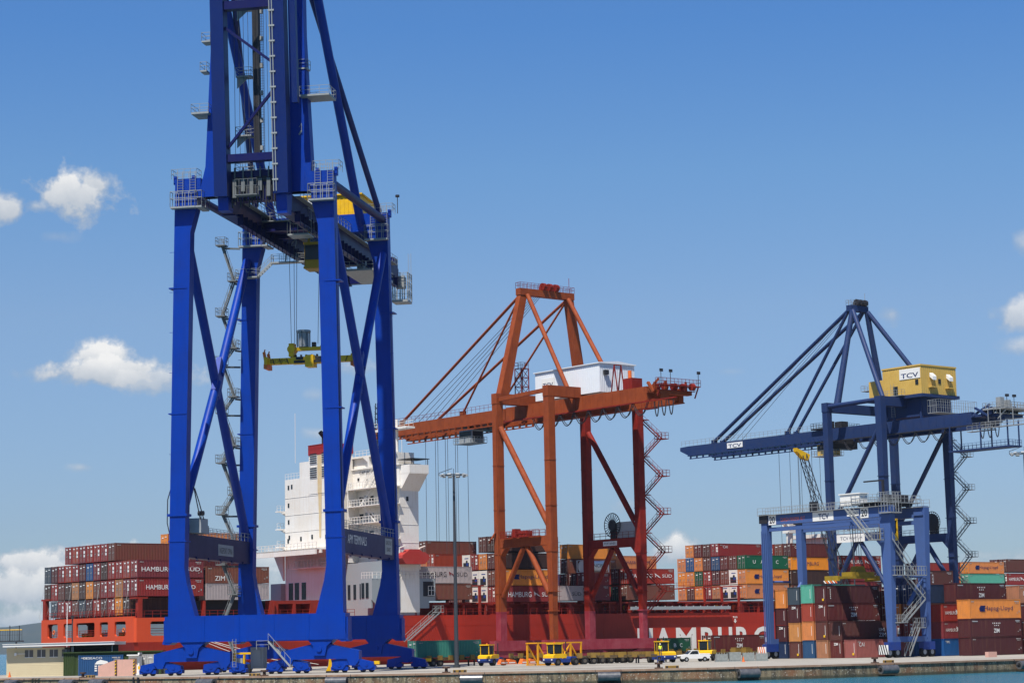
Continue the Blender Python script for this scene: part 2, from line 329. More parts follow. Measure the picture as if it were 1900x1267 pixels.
hz = MB(); hz.box(-9100, 9100, -2000, 14100, -2.6, 135)
ho = hz.build('haze', None); ho.data.materials.clear(); hmm = bpy.data.materials.new('haze_air'); hmm.use_nodes = True; nt = hmm.node_tree; nt.nodes.clear()
pv = nd(nt, 'ShaderNodeVolumePrincipled', i_Density=3.2e-5); pv.inputs['Color'].default_value = (.6, .78, 1, 1); pv.inputs['Anisotropy'].default_value = 0.2
mo = nd(nt, 'ShaderNodeOutputMaterial'); nt.links.new(pv.outputs[0], mo.inputs['Volume']); ho.data.materials.append(hmm); ho['kind'] = 'stuff'
# ================================================================ near blue crane (boom raised)
ca = thing('quay_crane', 'bright blue quayside crane with its boom raised, nearest and tallest, on the front rail', 'crane', A, 0, 0, group='quayside gantry cranes')
LU = (-.35, 20.75); GV = 29.0
# legs: near pair flare out at the foot and at the head
def legA(u, v, inn, name='leg'):
    b = MB(); w = 2.1; d = 1.65; o = -inn; zt = 64.6; s = .012*inn
    ub, um = u, u + .75*inn*.9
    xo0, xo1 = ub + o*w/2, ub + o*w/2 + inn*.85      # outer edge leans in a little
    poly = [(xo0, 7.5), (xo0 - inn*(w + 2.0)*-1, 7.5), (xo0 + inn*(w + .4), 11.6), (xo0 + inn*(w + .08), 13.6), (xo1 + inn*w, 57.5), (xo1 + inn*(w + .8), 60.4), (xo1 + inn*(w + .85), 61.9), (xo1 + inn*(w + 1.4), 62.0), (xo1 + inn*(w + 1.4), zt), (xo1, zt)]
    poly[1] = (xo0 + inn*(w + 1.5), 7.5)
    b.prism(poly if inn < 0 else poly[::-1], 1, v - d/2, v + d/2)
    for z in (17.0, 33.5, 50): b.box(min(xo0, xo0 + inn*w) + .0, max(xo0, xo0 + inn*w) + .35*max(0, inn), v - d/2 - .06, v + d/2 + .06, z, z + .16)
    for k in range(7): z = 23.0 + k*5.3; b.box(min(xo0, xo0 + inn*w) + (.1 if inn > 0 else .3), max(xo0, xo0 + inn*w) - .1, v - d/2 - .012, v - d/2, z, z + .05)
    b.box(min(xo0, xo0 + inn*2.4) - .12, max(xo0, xo0 + inn*2.4) + .12, v - d/2 - .13, v + d/2 + .13, 20.3, 20.62)
    for sx in (-1, 1): b.box(u + inn*.85 + sx*1.25 - .2, u + inn*.85 + sx*1.25 + .2, v - .3, v + .3, zt - .6, zt + .5)
    return b.build(name, BLUE, ca)
for v in (0, GV):
    legA(LU[0], v, 1); legA(LU[1], v, -1)
# sill beams and bogies
for v in (0, GV):
    b = MB(); b.box(-1.75, 22.15, v - 1.15, v + 1.15, 4.2, 7.5)
    b.box(-1.95, -1.7, v - .9, v + .9, 3.9, 7.0); b.box(22.1, 22.4, v - .9, v + .9, 3.9, 7.0)
    b.prism([(-2.1, 4.0), (-1.2, 3.9), (-.4, 4.4), (-1.75, 5.0)], 1, v - 1.1, v + 1.1); b.prism([(22.5, 4.0), (21.6, 3.9), (20.8, 4.4), (22.2, 5.0)][::-1], 1, v - 1.1, v + 1.1)
    for i in range(4): b.box(3.5 + i*4.6, 3.62 + i*4.6, v - 1.2, v - 1.14, 4.25, 7.45)
    sb = b.build('sill_beam', BLUE, ca)
    for u in (1.75, 18.65):
        g = MB(); g.prism([(u - 1.5, 4.2), (u + 1.9, 4.2), (u + 1.0, 3.4), (u + .75, 2.2), (u - .75, 2.2), (u - .8, 3.4)][::-1], 1, v - 1.0, v + 1.0)
        g.prism([(u - 5.1, 1.5), (u - 4.6, .9), (u - 3.9, .9), (u - 3.5, 1.75), (u + 3.5, 1.75), (u + 3.9, .9), (u + 4.6, .9), (u + 5.1, 1.5), (u + 5.1, 2.75), (u + 1.1, 3.65), (u - 1.1, 3.65), (u - 5.1, 2.75)], 1, v - .75, v + .75)
        g.tube((u, v - 1.15, 3.0), (u, v + 1.15, 3.0), .35, 12)
        bg_ = g.build('bogie', BLUE, ca)
        for k in (-1, 1):
            uc = u + k*4.25; h = MB()
            h.prism([(uc - 2.75, .7), (uc - 2.2, .45), (uc - 1.3, .45), (uc - .9, .95), (uc + .9, .95), (uc + 1.3, .45), (uc + 2.2, .45), (uc + 2.75, .7), (uc + 2.7, 1.25), (uc + .6, 1.75), (uc - .6, 1.75), (uc - 2.7, 1.35)], 1, v - .6, v + .6)
            for c in (-1, 1):
                x = uc + c*1.75
                h.prism([(x - 1.1, .3), (x + 1.1, .3), (x + 1.15, .7), (x + .7, 1.0), (x - .7, 1.0), (x - 1.15, .7)], 1, v - .5, v + .5)
                h.tube((x, v - .66, .95), (x, v + .66, .95), .22, 8)
            h.build('truck_frame', BLUE, bg_)
            wl = MB()
            for c in (-1, 1):
                for e in (-.55, .55): wl.wheel((uc + c*1.75 + e, v, .36), .36, .3); wl.cut()
            wl.build('wheel', DARK, bg_)
        bf = MB(); bf.box(u - 7.4, u - 6.9, v - .25, v + .25, .9, 1.3) if u < 5 else bf.box(u + 6.9, u + 7.6, v - .22, v + .22, 1.0, 1.4)
        bf.build('buffer', YEL, bg_)
# portal beams between near and far legs, with walkway and signs
for i, u in enumerate(LU):
    b = MB(); b.box(u - .75, u + .75, .95, GV - .95, 15.1, 18.2)
    for v in (5, 10, 15, 20, 25): b.box(u - .9, u - .74, v - .3, v + .3, 15.0, 15.3); b.box(u + .74, u + .9, v - .3, v + .3, 15.0, 15.3)
    pb = b.build('portal_beam', DBLUE, ca)
    r = MB(); r.rail([(u + .7, 1, 18.2), (u + .7, GV, 18.2)]); r.rail([(u - .7, 1, 18.2), (u - .7, GV, 18.2)]); r.build('railing', GALV, pb)
u = LU[1]
text('APM TERMINALS', 9.6, 1.15, WHITE, ca, (u + .765, 7.6, 17.0), 'x')
s = MB(); s.box(u + .76, u + .79, 22.5, 26.5, 15.7, 17.9); sg = s.build('sign_panel', GREYP, ca)
for k, (t_, ww) in enumerate((('CAPACITY 65 T', 3.2), ('CRANE 7', 2.4))): text(t_, ww, .55, DARK, sg, (u + .8, 24.5, 17.3 - k*.9), 'x')
u = LU[0]
s = MB(); s.box(u + .76, u + .79, 14.0, 20.5, 15.8, 17.3); sg = s.build('sign_panel', GREYP, ca); text('INGEPORT OPINA', 5.6, .8, DARK, sg, (u + .8, 17.3, 16.5), 'x')
b = MB(); b.box(LU[0] + .2, LU[0] + 2.2, 2.6, 5.4, 18.3, 20.2); b.cut(); b.box(LU[0] - .2, LU[0] + 1.8, 6, 7, 18.3, 19.4); b.build('switch_cabinet', GREYP, ca)
b = MB(); b.tube((LU[0] + .2, 8.5, 18.2), (LU[0] + .2, 8.5, 21.0), .06, 6); b.tube((LU[0] - .2, 8.5, 21.2), (LU[0] + .6, 8.5, 21.2), .32, 10); b.build('floodlight', DARK, ca)
# X bracing tubes on both sides, and tubes across the top
for u in (LU[0] + .1, LU[1] - .1):
    uu = u + (.4 if u < 5 else -.4)
    b = MB(); b.tube((uu, 1.0, 58.5), (u, GV - 1.0, 19.5), .62, 14); b.build('brace', BLUE, ca)
    b = MB(); b.tube((uu, GV - 1.0, 58.5), (uu, 15.4, 40.6), .62, 14); b.tube((uu, 14.4, 39.4), (u, 1.0, 20.2), .62, 14)
    b.prism([(12.8, 38.3), (14.6, 37.0), (17.0, 41.7), (15.2, 43.0)], 0, uu - .35, uu + .35); b.build('brace', BLUE, ca)
    b = MB(); b.tube((uu, .9, 63.3), (uu, GV - .9, 63.6), .55, 12); b.build('top_tube', DBLUE, ca)
# cross beams at the head
b = MB(); b.box(LU[0] + 3.6, LU[1] - 3.6, -.85, .85, 62.0, 64.6); b.build('front_cross_beam', BLUE, ca)
b = MB(); b.box(LU[0] + 3.2, LU[1] - 3.2, GV - .85, GV + .85, 62.0, 64.6); b.build('rear_cross_beam', BLUE, ca)
# girders
GU = (6.4, 14.2)
for u in GU:
    b = MB(); b.box(u - .7, u + .7, .2, 60, 59.7, 62.0); b.box(u - .95, u + .95, .2, 60, 59.55, 59.7)
    for k in range(28): b.box(u + .7, u + 1.5, 2 + k*2, 2.1 + k*2, 58.6, 60.0); b.box(u + 1.4, u + 1.5, 2 + k*2, 2.1 + k*2, 58.0, 60.0)
    b.box(u + .75, u + 1.45, 2, 56.5, 58.55, 58.65)
    b.box(u - .75, u + .75, -1.6, .2, 59.7, 63.2); b.box(u - .8, u + .8, -.5, .8, 61.8, 63.5); b.box(u - .7, u + .7, GV - .6, GV + .6, 61.9, 62.6)
    g = b.build('girder', DBLUE, ca)
    r = MB(); r.rail([(u + 1.5, 2, 62.0), (u + 1.5, 56, 62.0)]); r.box(u + .7, u + 1.5, 2, 56, 61.9, 62.0); r.build('walkway', GALV, g)
b = MB(); b.box(GU[0] + .7, GU[1] - .7, 58.8, 60, 59.8, 62.0); b.cut(); b.box(GU[0] + .7, GU[1] - .7, 44, 45, 60, 61.8); b.cut(); b.box(GU[0] + 3, GU[1] + .6, 57.5, 60, 62.01, 63.5); b.build('end_tie', DBLUE, ca)
b = MB(); b.deck(GU[1] - .6, GU[1] + 2.0, 60.5, 63.5, 57.2, t=.35)
for x_ in (GU[1] - .5, GU[1] + .7, GU[1] + 1.9):
    for y_ in (60.6, 62, 63.4): b.box(x_, x_ + .14, y_, y_ + .14, 57.2, 61.6)
for z_ in (58.6, 60.0, 61.5): b.rail([(GU[1] - .5, 60.6, z_ - 1.1), (GU[1] + 2, 60.6, z_ - 1.1), (GU[1] + 2, 63.4, z_ - 1.1)], step=.6)
b.box(GU[1], GU[1] + 1.3, 61, 62.6, 59.2, 61.0); b.cut(); b.deck(GU[1] - 1.6, GU[1] + 3.2, 34, 46, 57.7, t=.3)
b.cut(); b.box(GU[1] + .2, GU[1] + 1.2, 36, 39, 57.7, 59.4); b.cut(); b.box(GU[1] + 1.4, GU[1] + 2.4, 40.5, 42, 57.7, 59.2); b.cut(); b.ladder((GU[1] + 1.8, 63, 58), (GU[1] + 1.8, 63, 65)); b.build('service_platform', GALV, ca)
# machinery house behind the rear cross beam
mh = MB(); mh.box(5.0, 16.6, GV + 1.6, GV + 12, 63.0, 65.0); mh.build('machinery_house_base', BLUE, ca)
mh = MB(); mh.box(5.2, 16.4, GV + 1.8, GV + 11.8, 65.0, 68.0); mh.box(4.9, 16.7, GV + 1.5, GV + 12.1, 68.0, 68.2)
for i in range(18): mh.box(5.2 + i*.62, 5.3 + i*.62, GV + 1.74, GV + 1.8, 65.1, 67.9)
h = mh.build('machinery_house', YEL, ca); b = MB(); b.box(8.6, 9.6, GV + .9, GV + 1.8, 65.5, 67.3); b.box(10.0, 10.7, GV + 1.3, GV + 1.8, 65.5, 66.6); b.build('ventilator', WHITE, h)
# A frame, backstays
b = MB(); b.prism([(2.6, 62.0), (6.1, 62.0), (6.3, 64.6), (5.9, 72.0), (5.9, 98), (5.0, 98), (4.4, 83), (3.6, 66)], 1, -.8, .8); b.build('mast_leg', BLUE, ca)
b = MB(); b.prism([(20.4 - 2.6, 62.0), (20.4 - 6.1, 62.0), (20.4 - 5.9, 64.6), (20.4 - 5.2, 72.0), (20.4 - 5.6, 98), (20.4 - 3.5, 98), (20.4 - 3.3, 83), (20.4 - 2.4, 66)][::-1], 1, -.8, .8); b.build('mast_leg', BLUE, ca)
b = MB(); b.box(4.5, 17, -1, 1, 96.5, 99.5); b.build('mast_head', BLUE, ca)
for p0, p1, r_ in (((17.3, 2, 94), (17.0, GV, 62.6), .62), ((15.7, 2, 94.5), (19.6, GV, 64.9), .42), ((4.3, 2, 94), (3.9, GV, 63.6), .62), ((6.2, 2, 94.5), (1.2, GV, 64.9), .42)):
    b = MB(); b.tube(p0, p1, r_, 10); b.build('backstay', BLUE if r_ > .5 else BOUNCE_BLUE, ca)
# raised boom: two girders leaning a little towards the water
bv0, bv1 = -3.2, -6.6; bz1 = 108.0
def bpt(u, z, dv=0): return (u - .02*(z - 62)*0, bv0 + (bv1 - bv0)*(z - 61.5)/(bz1 - 61.5) + dv, z)
b = MB()
for (u, w) in ((6.8, 1.75), (14.85, 2.0)):
    b.beam(bpt(u, 61.3), bpt(u, bz1), w, 1.9, side=(1, 0, 0))
b.beam(bpt(16.9, 73), bpt(16.9, bz1), .75, .9, side=(1, 0, 0)); b.build('boom', BLUE2, ca)
b = MB()
for z, h in ((66.2, 1.0), (86.2, 1.1)):
    b.beam(bpt(7.6, z), bpt(13.9, z), 1.2, h, side=(0, 1, 0))
b.beam(bpt(7.5, 67.5), bpt(13.9, 74.8), .34, .34); b.beam(bpt(7.5, 83.5), bpt(13.9, 78.5), .34, .34); b.beam(bpt(7.5, 89), bpt(13.9, 98), .4, .4)
b.box(7.6, 13.9, -2.4, -.9, 60.8, 64.8); b.build('boom_tie', DBLUE, ca)
b = MB(); b.beam((10.5, .3, 66.5), (10.3, -.3, 95), .85, .85, side=(1, 0, 0)); b.ladder((11.2, .3, 66.5), (11.1, -.2, 95))
b.build('hoist_column', DARK, ca)
b = MB()
for k in range(7): b.box(10.9, 11.25, -.15, .25, 68 + k*3.7, 68.6 + k*3.7); b.cut()
b.build('column_lamp', GALV, ca)
b = MB()
for i in range(5): b.box(8.0 + i*1.15, 8.5 + i*1.15, -2.9, -2.42, 61.2 + (i % 2)*.8, 63.6); b.cut(); b.tube((8.2 + i*1.15, -2.6, 63.8), (8.2 + i*1.15, -2.6, 65.2), .12, 6); b.cut()
b.deck(8.6, 11.6, -3.9, -2.6, 61.4, t=.12, step=.6, h=2.0); b.build('winch_platform', GALVD, ca)
b = MB()
for u in (13.95, 14.3): b.beam(bpt(u, 61.5, -1.0), bpt(u, bz1, -1.0), .12, .1, side=(1, 0, 0))
for k in range(22): b.beam(bpt(13.8, 63 + k*2, -1.02), bpt(14.6, 63 + k*2, -1.02), .1, .22)
b.build('cable_rail', GALV, ca)
b = MB()
for i in range(9): u = 8.0 + i*.62; b.tube((u, -1.5 + .1*i, 64.5), (u + .25, -3.5, 99), .035, 4, caps=False); b.cut()
for i in range(7): b.tube((7.6 + i*.9, -.6, 63.4), (8.8 + i*.5, 26, 62.2), .04, 4, caps=False); b.cut()
b.build('hoist_rope', STEEL, ca)
b = MB()
for i in range(6): b.tube((8.3 + i*.9, -1.8, 63.6), (8.9 + i*.9, -1.8, 63.6), .75, 12)
b.cut()
for i in range(16): b.box(7.8 + i*.38, 7.95 + i*.38, -2.6, -2.4, 59.9 + (i % 3)*.4, 62.8)
b.build('boom_hinge_sheave', DARK, ca)
b = MB(); b.prism([(-3.0, 58.8), (-1.2, 58.8), (-.6, 62.2), (-3.4, 62.2)], 0, 14.0, 15.4); b.cut(); b.prism([(-3.0, 59.6), (-1.2, 59.6), (-.6, 62.2), (-3.4, 62.2)], 0, 6.1, 7.5); b.build('hinge_bracket', BLUE, ca)
b = MB()
for k, z in enumerate((87.2, 78, 70.0)): b.cut(); b.deck(7.8, 9.9, -.9, .6, z, t=.2); b.prism([(7.8, z - .2), (9.4, z - .2), (7.8, z - 1.6)], 1, -.3, -.2)
b.cut(); b.deck(7.7, 9.8, -1, .9, 65.0, t=.2)
for z, u0, u1 in ((76.0, 16.8, 21.4), ): b.cut(); b.deck(u0, u1 - .6, -1.9, 1.5, z - 1.4, t=.25)
b.cut(); b.deck(2.0, 4.4, -1.9, 1.2, 73.2, t=.25); b.cut(); b.deck(3.2, 4.4, -1.2, .6, 83.0, t=.2); b.cut(); b.deck(3.0, 3.9, -1.2, .6, 79.0, t=.2); b.cut(); b.deck(16.4, 17.6, -.9, .6, 78.5, t=.2); b.cut(); b.deck(3.3, 4.6, -1.2, .6, 90.5, t=.2)
b.cut(); b.cut(); b.stair((16.8, -.6, 70), (14.6, .6, 67.6), side=(0, 1, 0)); b.cut(); b.deck(13.6, 17.4, 1, 1.8, 67.0, t=.15); b.cut(); b.stair((14.4, 1.2, 67), (16.8, 1.2, 64.6), side=(0, 1, 0))
b.cut(); b.rail([(8.0, .9, 64.6), (14, .9, 64.6)], step=.9)
b.build('access_platform', GALV, ca)
# head platforms with cages and ladders
for v in (0, GV):
    for u, s_ in ((LU[0] + .9, 1), (LU[1] - .9, -1)):
        b = MB(); c = u + .3*s_
        b.deck(c - 1.7, c + 1.7, v - 1.95, v - .97, 60.7, t=.22, h=2.0, step=.85, r=.05)
        b.deck(c + 1.7 - (3.4 if s_ < 0 else 0), c + 1.7 + .9 - (4.3 if s_ < 0 else 0), v - 1.9, v + 1.3, 60.7, h=2.0, t=.22, r=.05)
        for q in (-.6, 1.1): b.ladder((c + q, v - 1.12, 62.6), (c + q, v - 1.12, 65.6), w=.75)
        b.rail([(u - 1.6, v - .9, 64.6), (u + 1.9, v - .9, 64.6), (u + 1.9, v + .9, 64.6), (u - 1.6, v + .9, 64.6), (u - 1.6, v - .9, 64.6)], h=1.3, step=.8)
        b.build('head_platform', GALV, ca)
# stair tower beside the far left leg
b = MB(); z = 20.5; k = 0; x0, x1 = -2.6, -1.2; zz = [18.2, 22.2, 24.9, 29.5, 31.9, 36.6, 38.9, 43.6, 45.9, 50.6, 55.6, 60.9]
zz = [2.5, 6.6, 10.9, 15.1] + zz
for i in range(len(zz) - 1):
    up = i % 2 == 0; a, c = ((-1.6, -3.4) if up else (-3.4, -1.6))
    b.stair((a, GV - 1.6, zz[i]), (c, GV - 1.6, zz[i + 1]), side=(0, 1, 0)); b.cut(); b.deck(c - .7, c + .7, GV - 2.6, GV - 1.0, zz[i + 1], t=.15, step=.7)
    b.beam((c, GV - 1.0, zz[i + 1] - .3), (-1.2, GV, zz[i + 1] - .3), .25, .25); b.cut()
b.build('stair_tower', GALVD, ca)
# walkway from the far leg to the cab parking position
b = MB(); vv = GV - 2
b.deck(-1.0, 2.2, vv - .8, vv + .4, 56.0, t=.2); b.stair((2.2, vv - .2, 56.0), (4.3, vv - .2, 57.9), side=(0, 1, 0)); b.deck(4.3, 10.5, vv - .8, vv + .4, 57.9, 'xyY', t=.2)
b.path([(6.2, vv, 58)] + [(6.3 + 1.5*math.sin(t*.35), vv, 58.1 + 3.0*math.cos(t*.35 - 1.2)) for t in range(8)], .09); b.ladder((6.4, vv - .8, 58), (6.4, vv - .8, 61.5))
b.build('cab_access_walkway', GALV, ca)
b = MB(); b.tube((22.2, GV + .5, 64.6), (22.2, GV + .5, 67), .06, 6); b.tube((22.2, GV + .5, 67), (22.2, GV + .5, 67.3), .3, 10); b.build('warning_lamp', DARK, ca)
b = MB()
b.ladder((7.6, -1.3, 1.0), (7.6, -1.3, 4.5)); b.build('ladder', GALV, ca)
b = MB(); b.stair((12.1, -1.0, 4.1), (15.0, -1.0, .9), side=(0, 1, 0)); b.rail([(10.5, -1.2, 3.1), (12.1, -1.2, 3.1)]); b.build('stair', GALV, ca)
b = MB(); b.box(8.7, 10.4, 2.0, 3.6, .7, 3.4); b.box(9.0, 10.1, 1.9, 2.0, 1.0, 3.1); b.build('electrical_cabinet', GREYP, ca)
# trolley, cab and spreader
b = MB(); b.box(GU[0] + .9, GU[1] - .9, 12.5, 18.5, 60.2, 60.8); b.box(GU[0] + 1, GU[1] - 1, 12.5, 13.0, 59.6, 60.4); b.box(GU[0] + 1, GU[1] - 1, 18, 18.5, 59.6, 60.4)
for u in (8, 9.5, 11, 12.4): b.tube((u, 13.2, 60.9), (u, 14.6, 60.9), .45, 10); b.tube((u, 16.2, 60.9), (u, 17.6, 60.9), .45, 10)
tr = b.build('trolley', DBLUE, ca); b = MB(); b.deck(GU[0] + .9, GU[1] - .9, 12, 19, 61.0, t=.1); b.deck(12.6, 15.5, 6.4, 9.2, 57.9, h=3.4, t=.2, r=.05); b.build('trolley_railing', GALV, tr)
b = MB(); b.box(12.6, 15.5, 11.4, 11.55, 54.4, 57.6); b.box(12.6, 15.5, 14.0, 14.2, 54.4, 57.6)
for x in (12.6, 15.4): b.box(x, x + .15, 11.4, 14.2, 54.4, 57.6)
b.box(12.5, 15.6, 11.3, 14.3, 57.5, 57.8); b.box(12.5, 15.6, 11.3, 14.3, 54.2, 54.5); b.box(12.8, 15.6, 11.2, 11.45, 54.2, 55.2)
for u in (12.8, 15.2): b.beam((u, 13, 57.8), (u, 13, 60.2), .3, .3)
cb = b.build('operator_cab', YELCAB, ca); cb.location = (.9, 0, -.2); b = MB(); b.box(12.72, 15.4, 11.34, 11.42, 55.4, 57.4); b.box(12.54, 12.62, 11.6, 13.9, 55.0, 57.3); b.box(15.52, 15.58, 11.6, 13.9, 55.0, 57.3); b.build('window', GLASS, cb)
sp = thing('container_spreader', 'yellow container spreader hanging on ropes beneath the near blue crane', 'spreader', A, 7.2, -0 + 0, 0)
sp.location = A.w(0, 0, 0); sp.rotation_euler = (0, 0, A.rz)
V = 15.0; zc = 42.0
b = MB((0, 0, 0)); uc = 13.3
b.box(uc - 2.6, uc + 2.6, V - .7, V + .7, zc - .5, zc + .4); b.box(uc - 6.0, uc - 2.4, V - .55, V + .55, zc - .45, zc + .35); b.box(uc + 2.4, uc + 6.0, V - .55, V + .55, zc - .45, zc + .35)
b.box(uc - 6.3, uc - 5.9, V - 1.2, V + 1.2, zc - .6, zc + .5); b.box(uc + 5.9, uc + 6.3, V - 1.2, V + 1.2, zc - .6, zc + .5)
b.box(uc - .6, uc + .6, V - .9, V + .9, zc - 1.0, zc + .6); b.build('spreader_beam', YEL, sp)
b = MB(); b.box(uc - 2.7, uc + 2.3, V - .35, V + .35, zc + 1.3, zc + 1.75)
for u in (uc - 2.7, uc + 1.9): b.box(u - .25, u + .45, V - .7, V + .7, zc + .5, zc + 2.3); b.tube((u + .1, V - .8, zc + 1.5), (u + .1, V + .8, zc + 1.5), .55, 12)
b.build('headblock', YEL, sp)
b = MB(); b.box(uc - 2.2, uc + 2.0, V - .78, V - .7, zc - .45, zc - .1); b.cut(); b.box(uc - 1.9, uc - .9, V - .8, V - .7, zc + .02, zc + .4); b.cut(); b.box(uc + .8, uc + 2.1, V - .8, V - .7, zc - .05, zc + .35); b.cut()
for k in range(6): b.box(uc - 2.2 + k*.75, uc - 2.0 + k*.75, V - .3, V + .1, zc + .4, zc + .75); b.cut()
for s_ in (-1, 1):
    for k in range(3): b.tube((uc + s_*(3.0 + k), V - .62, zc - .5), (uc + s_*(3.3 + k), V - .62, zc + .3), .05, 5); b.cut()
b.build('hydraulic_unit', DARK, sp)
b = MB()
for k in range(8): an = k*math.pi/4; b.tube((uc - 1.0 + .9*math.cos(an), V + .9*math.sin(an), zc + 1.8), (uc - 1.0 + .9*math.cos(an), V + .9*math.sin(an), zc + 4.0), .05, 4); b.cut()
b.build('basket_bar', DARK, sp)
b = MB(); b.box(uc + .2, uc + .7, V - .3, V + .3, zc + 1.75, zc + 2.4); b.build('motor', DARK, sp)
b = MB()
b.tube((uc - 1.0, V, zc + 1.8), (uc - 1.0, V, zc + 3.9), .7, 12); b.tube((uc - 1.0, V, zc + 3.8), (uc - 1.0, V, zc + 4.1), .95, 12); b.build('cable_basket', GREYP, sp)
for s_ in (-1, 1):
    b = MB(); x = uc + s_*6.1
    for y in (-1, 1): b.beam((x, V + y, zc - .2), (x + s_*.25, V + y, zc + 1.2), .35, .3); b.tube((x + s_*.25, V + y, zc + 1.1), (x + s_*.1, V + y, zc + 1.55), .1, 6)
    b.box(x - .25, x + .25, V - 1.2, V + 1.2, zc - 1.1, zc - .5); b.build('flipper', OREDM, sp)
text('BROMMA', 2.6, .5, DARK, sp, (uc - 4.3, V - .56, zc - .03), '-y')
b = MB()
for u, du in ((uc - 2.75, -.4), (uc - 2.3, -.1), (uc - 2.05, .1), (uc + 1.0, .3), (uc + 2.0, -.1), (uc + 2.2, 0), (uc + 2.5, .15)): b.tube((u, V, zc + 2.2), (u + du, V + .3, 60.3), .04, 4, caps=False); b.cut()
b.build('hoist_rope', STEEL, sp)

b = MB(); b.box(-1.35, -1.22, -.2, .0, 20, 24); b.path([(-1.3, -.1, 24), (-1.75, -.1, 22.5), (-1.8, -.1, 19.5), (-1.45, -.1, 18)], .07, 6); b.build('cable_loop', DARK, ca)
for v in (0, GV):
    b = MB(); b.tube((LU[0] + 1.25, v + .3, 20.8), (LU[0] + 1.4, v + .3, 57), .06, 5); b.cut(); b.tube((LU[1] + .9, v - .3, 20.8), (LU[1] + .3, v - .3, 57), .05, 5); b.build('conduit', DARK, ca)
b = MB(); b.path([(1.9, 2.2, 20.0), (1.5, 1.7, 22.6), (1.3, 1.3, 24.2)], .08, 6); b.path([(2.3, 2.4, 20.0), (1.8, 1.9, 22.3), (1.4, 1.4, 24.0)], .08, 6); b.build('cable_loop', DARK, ca)
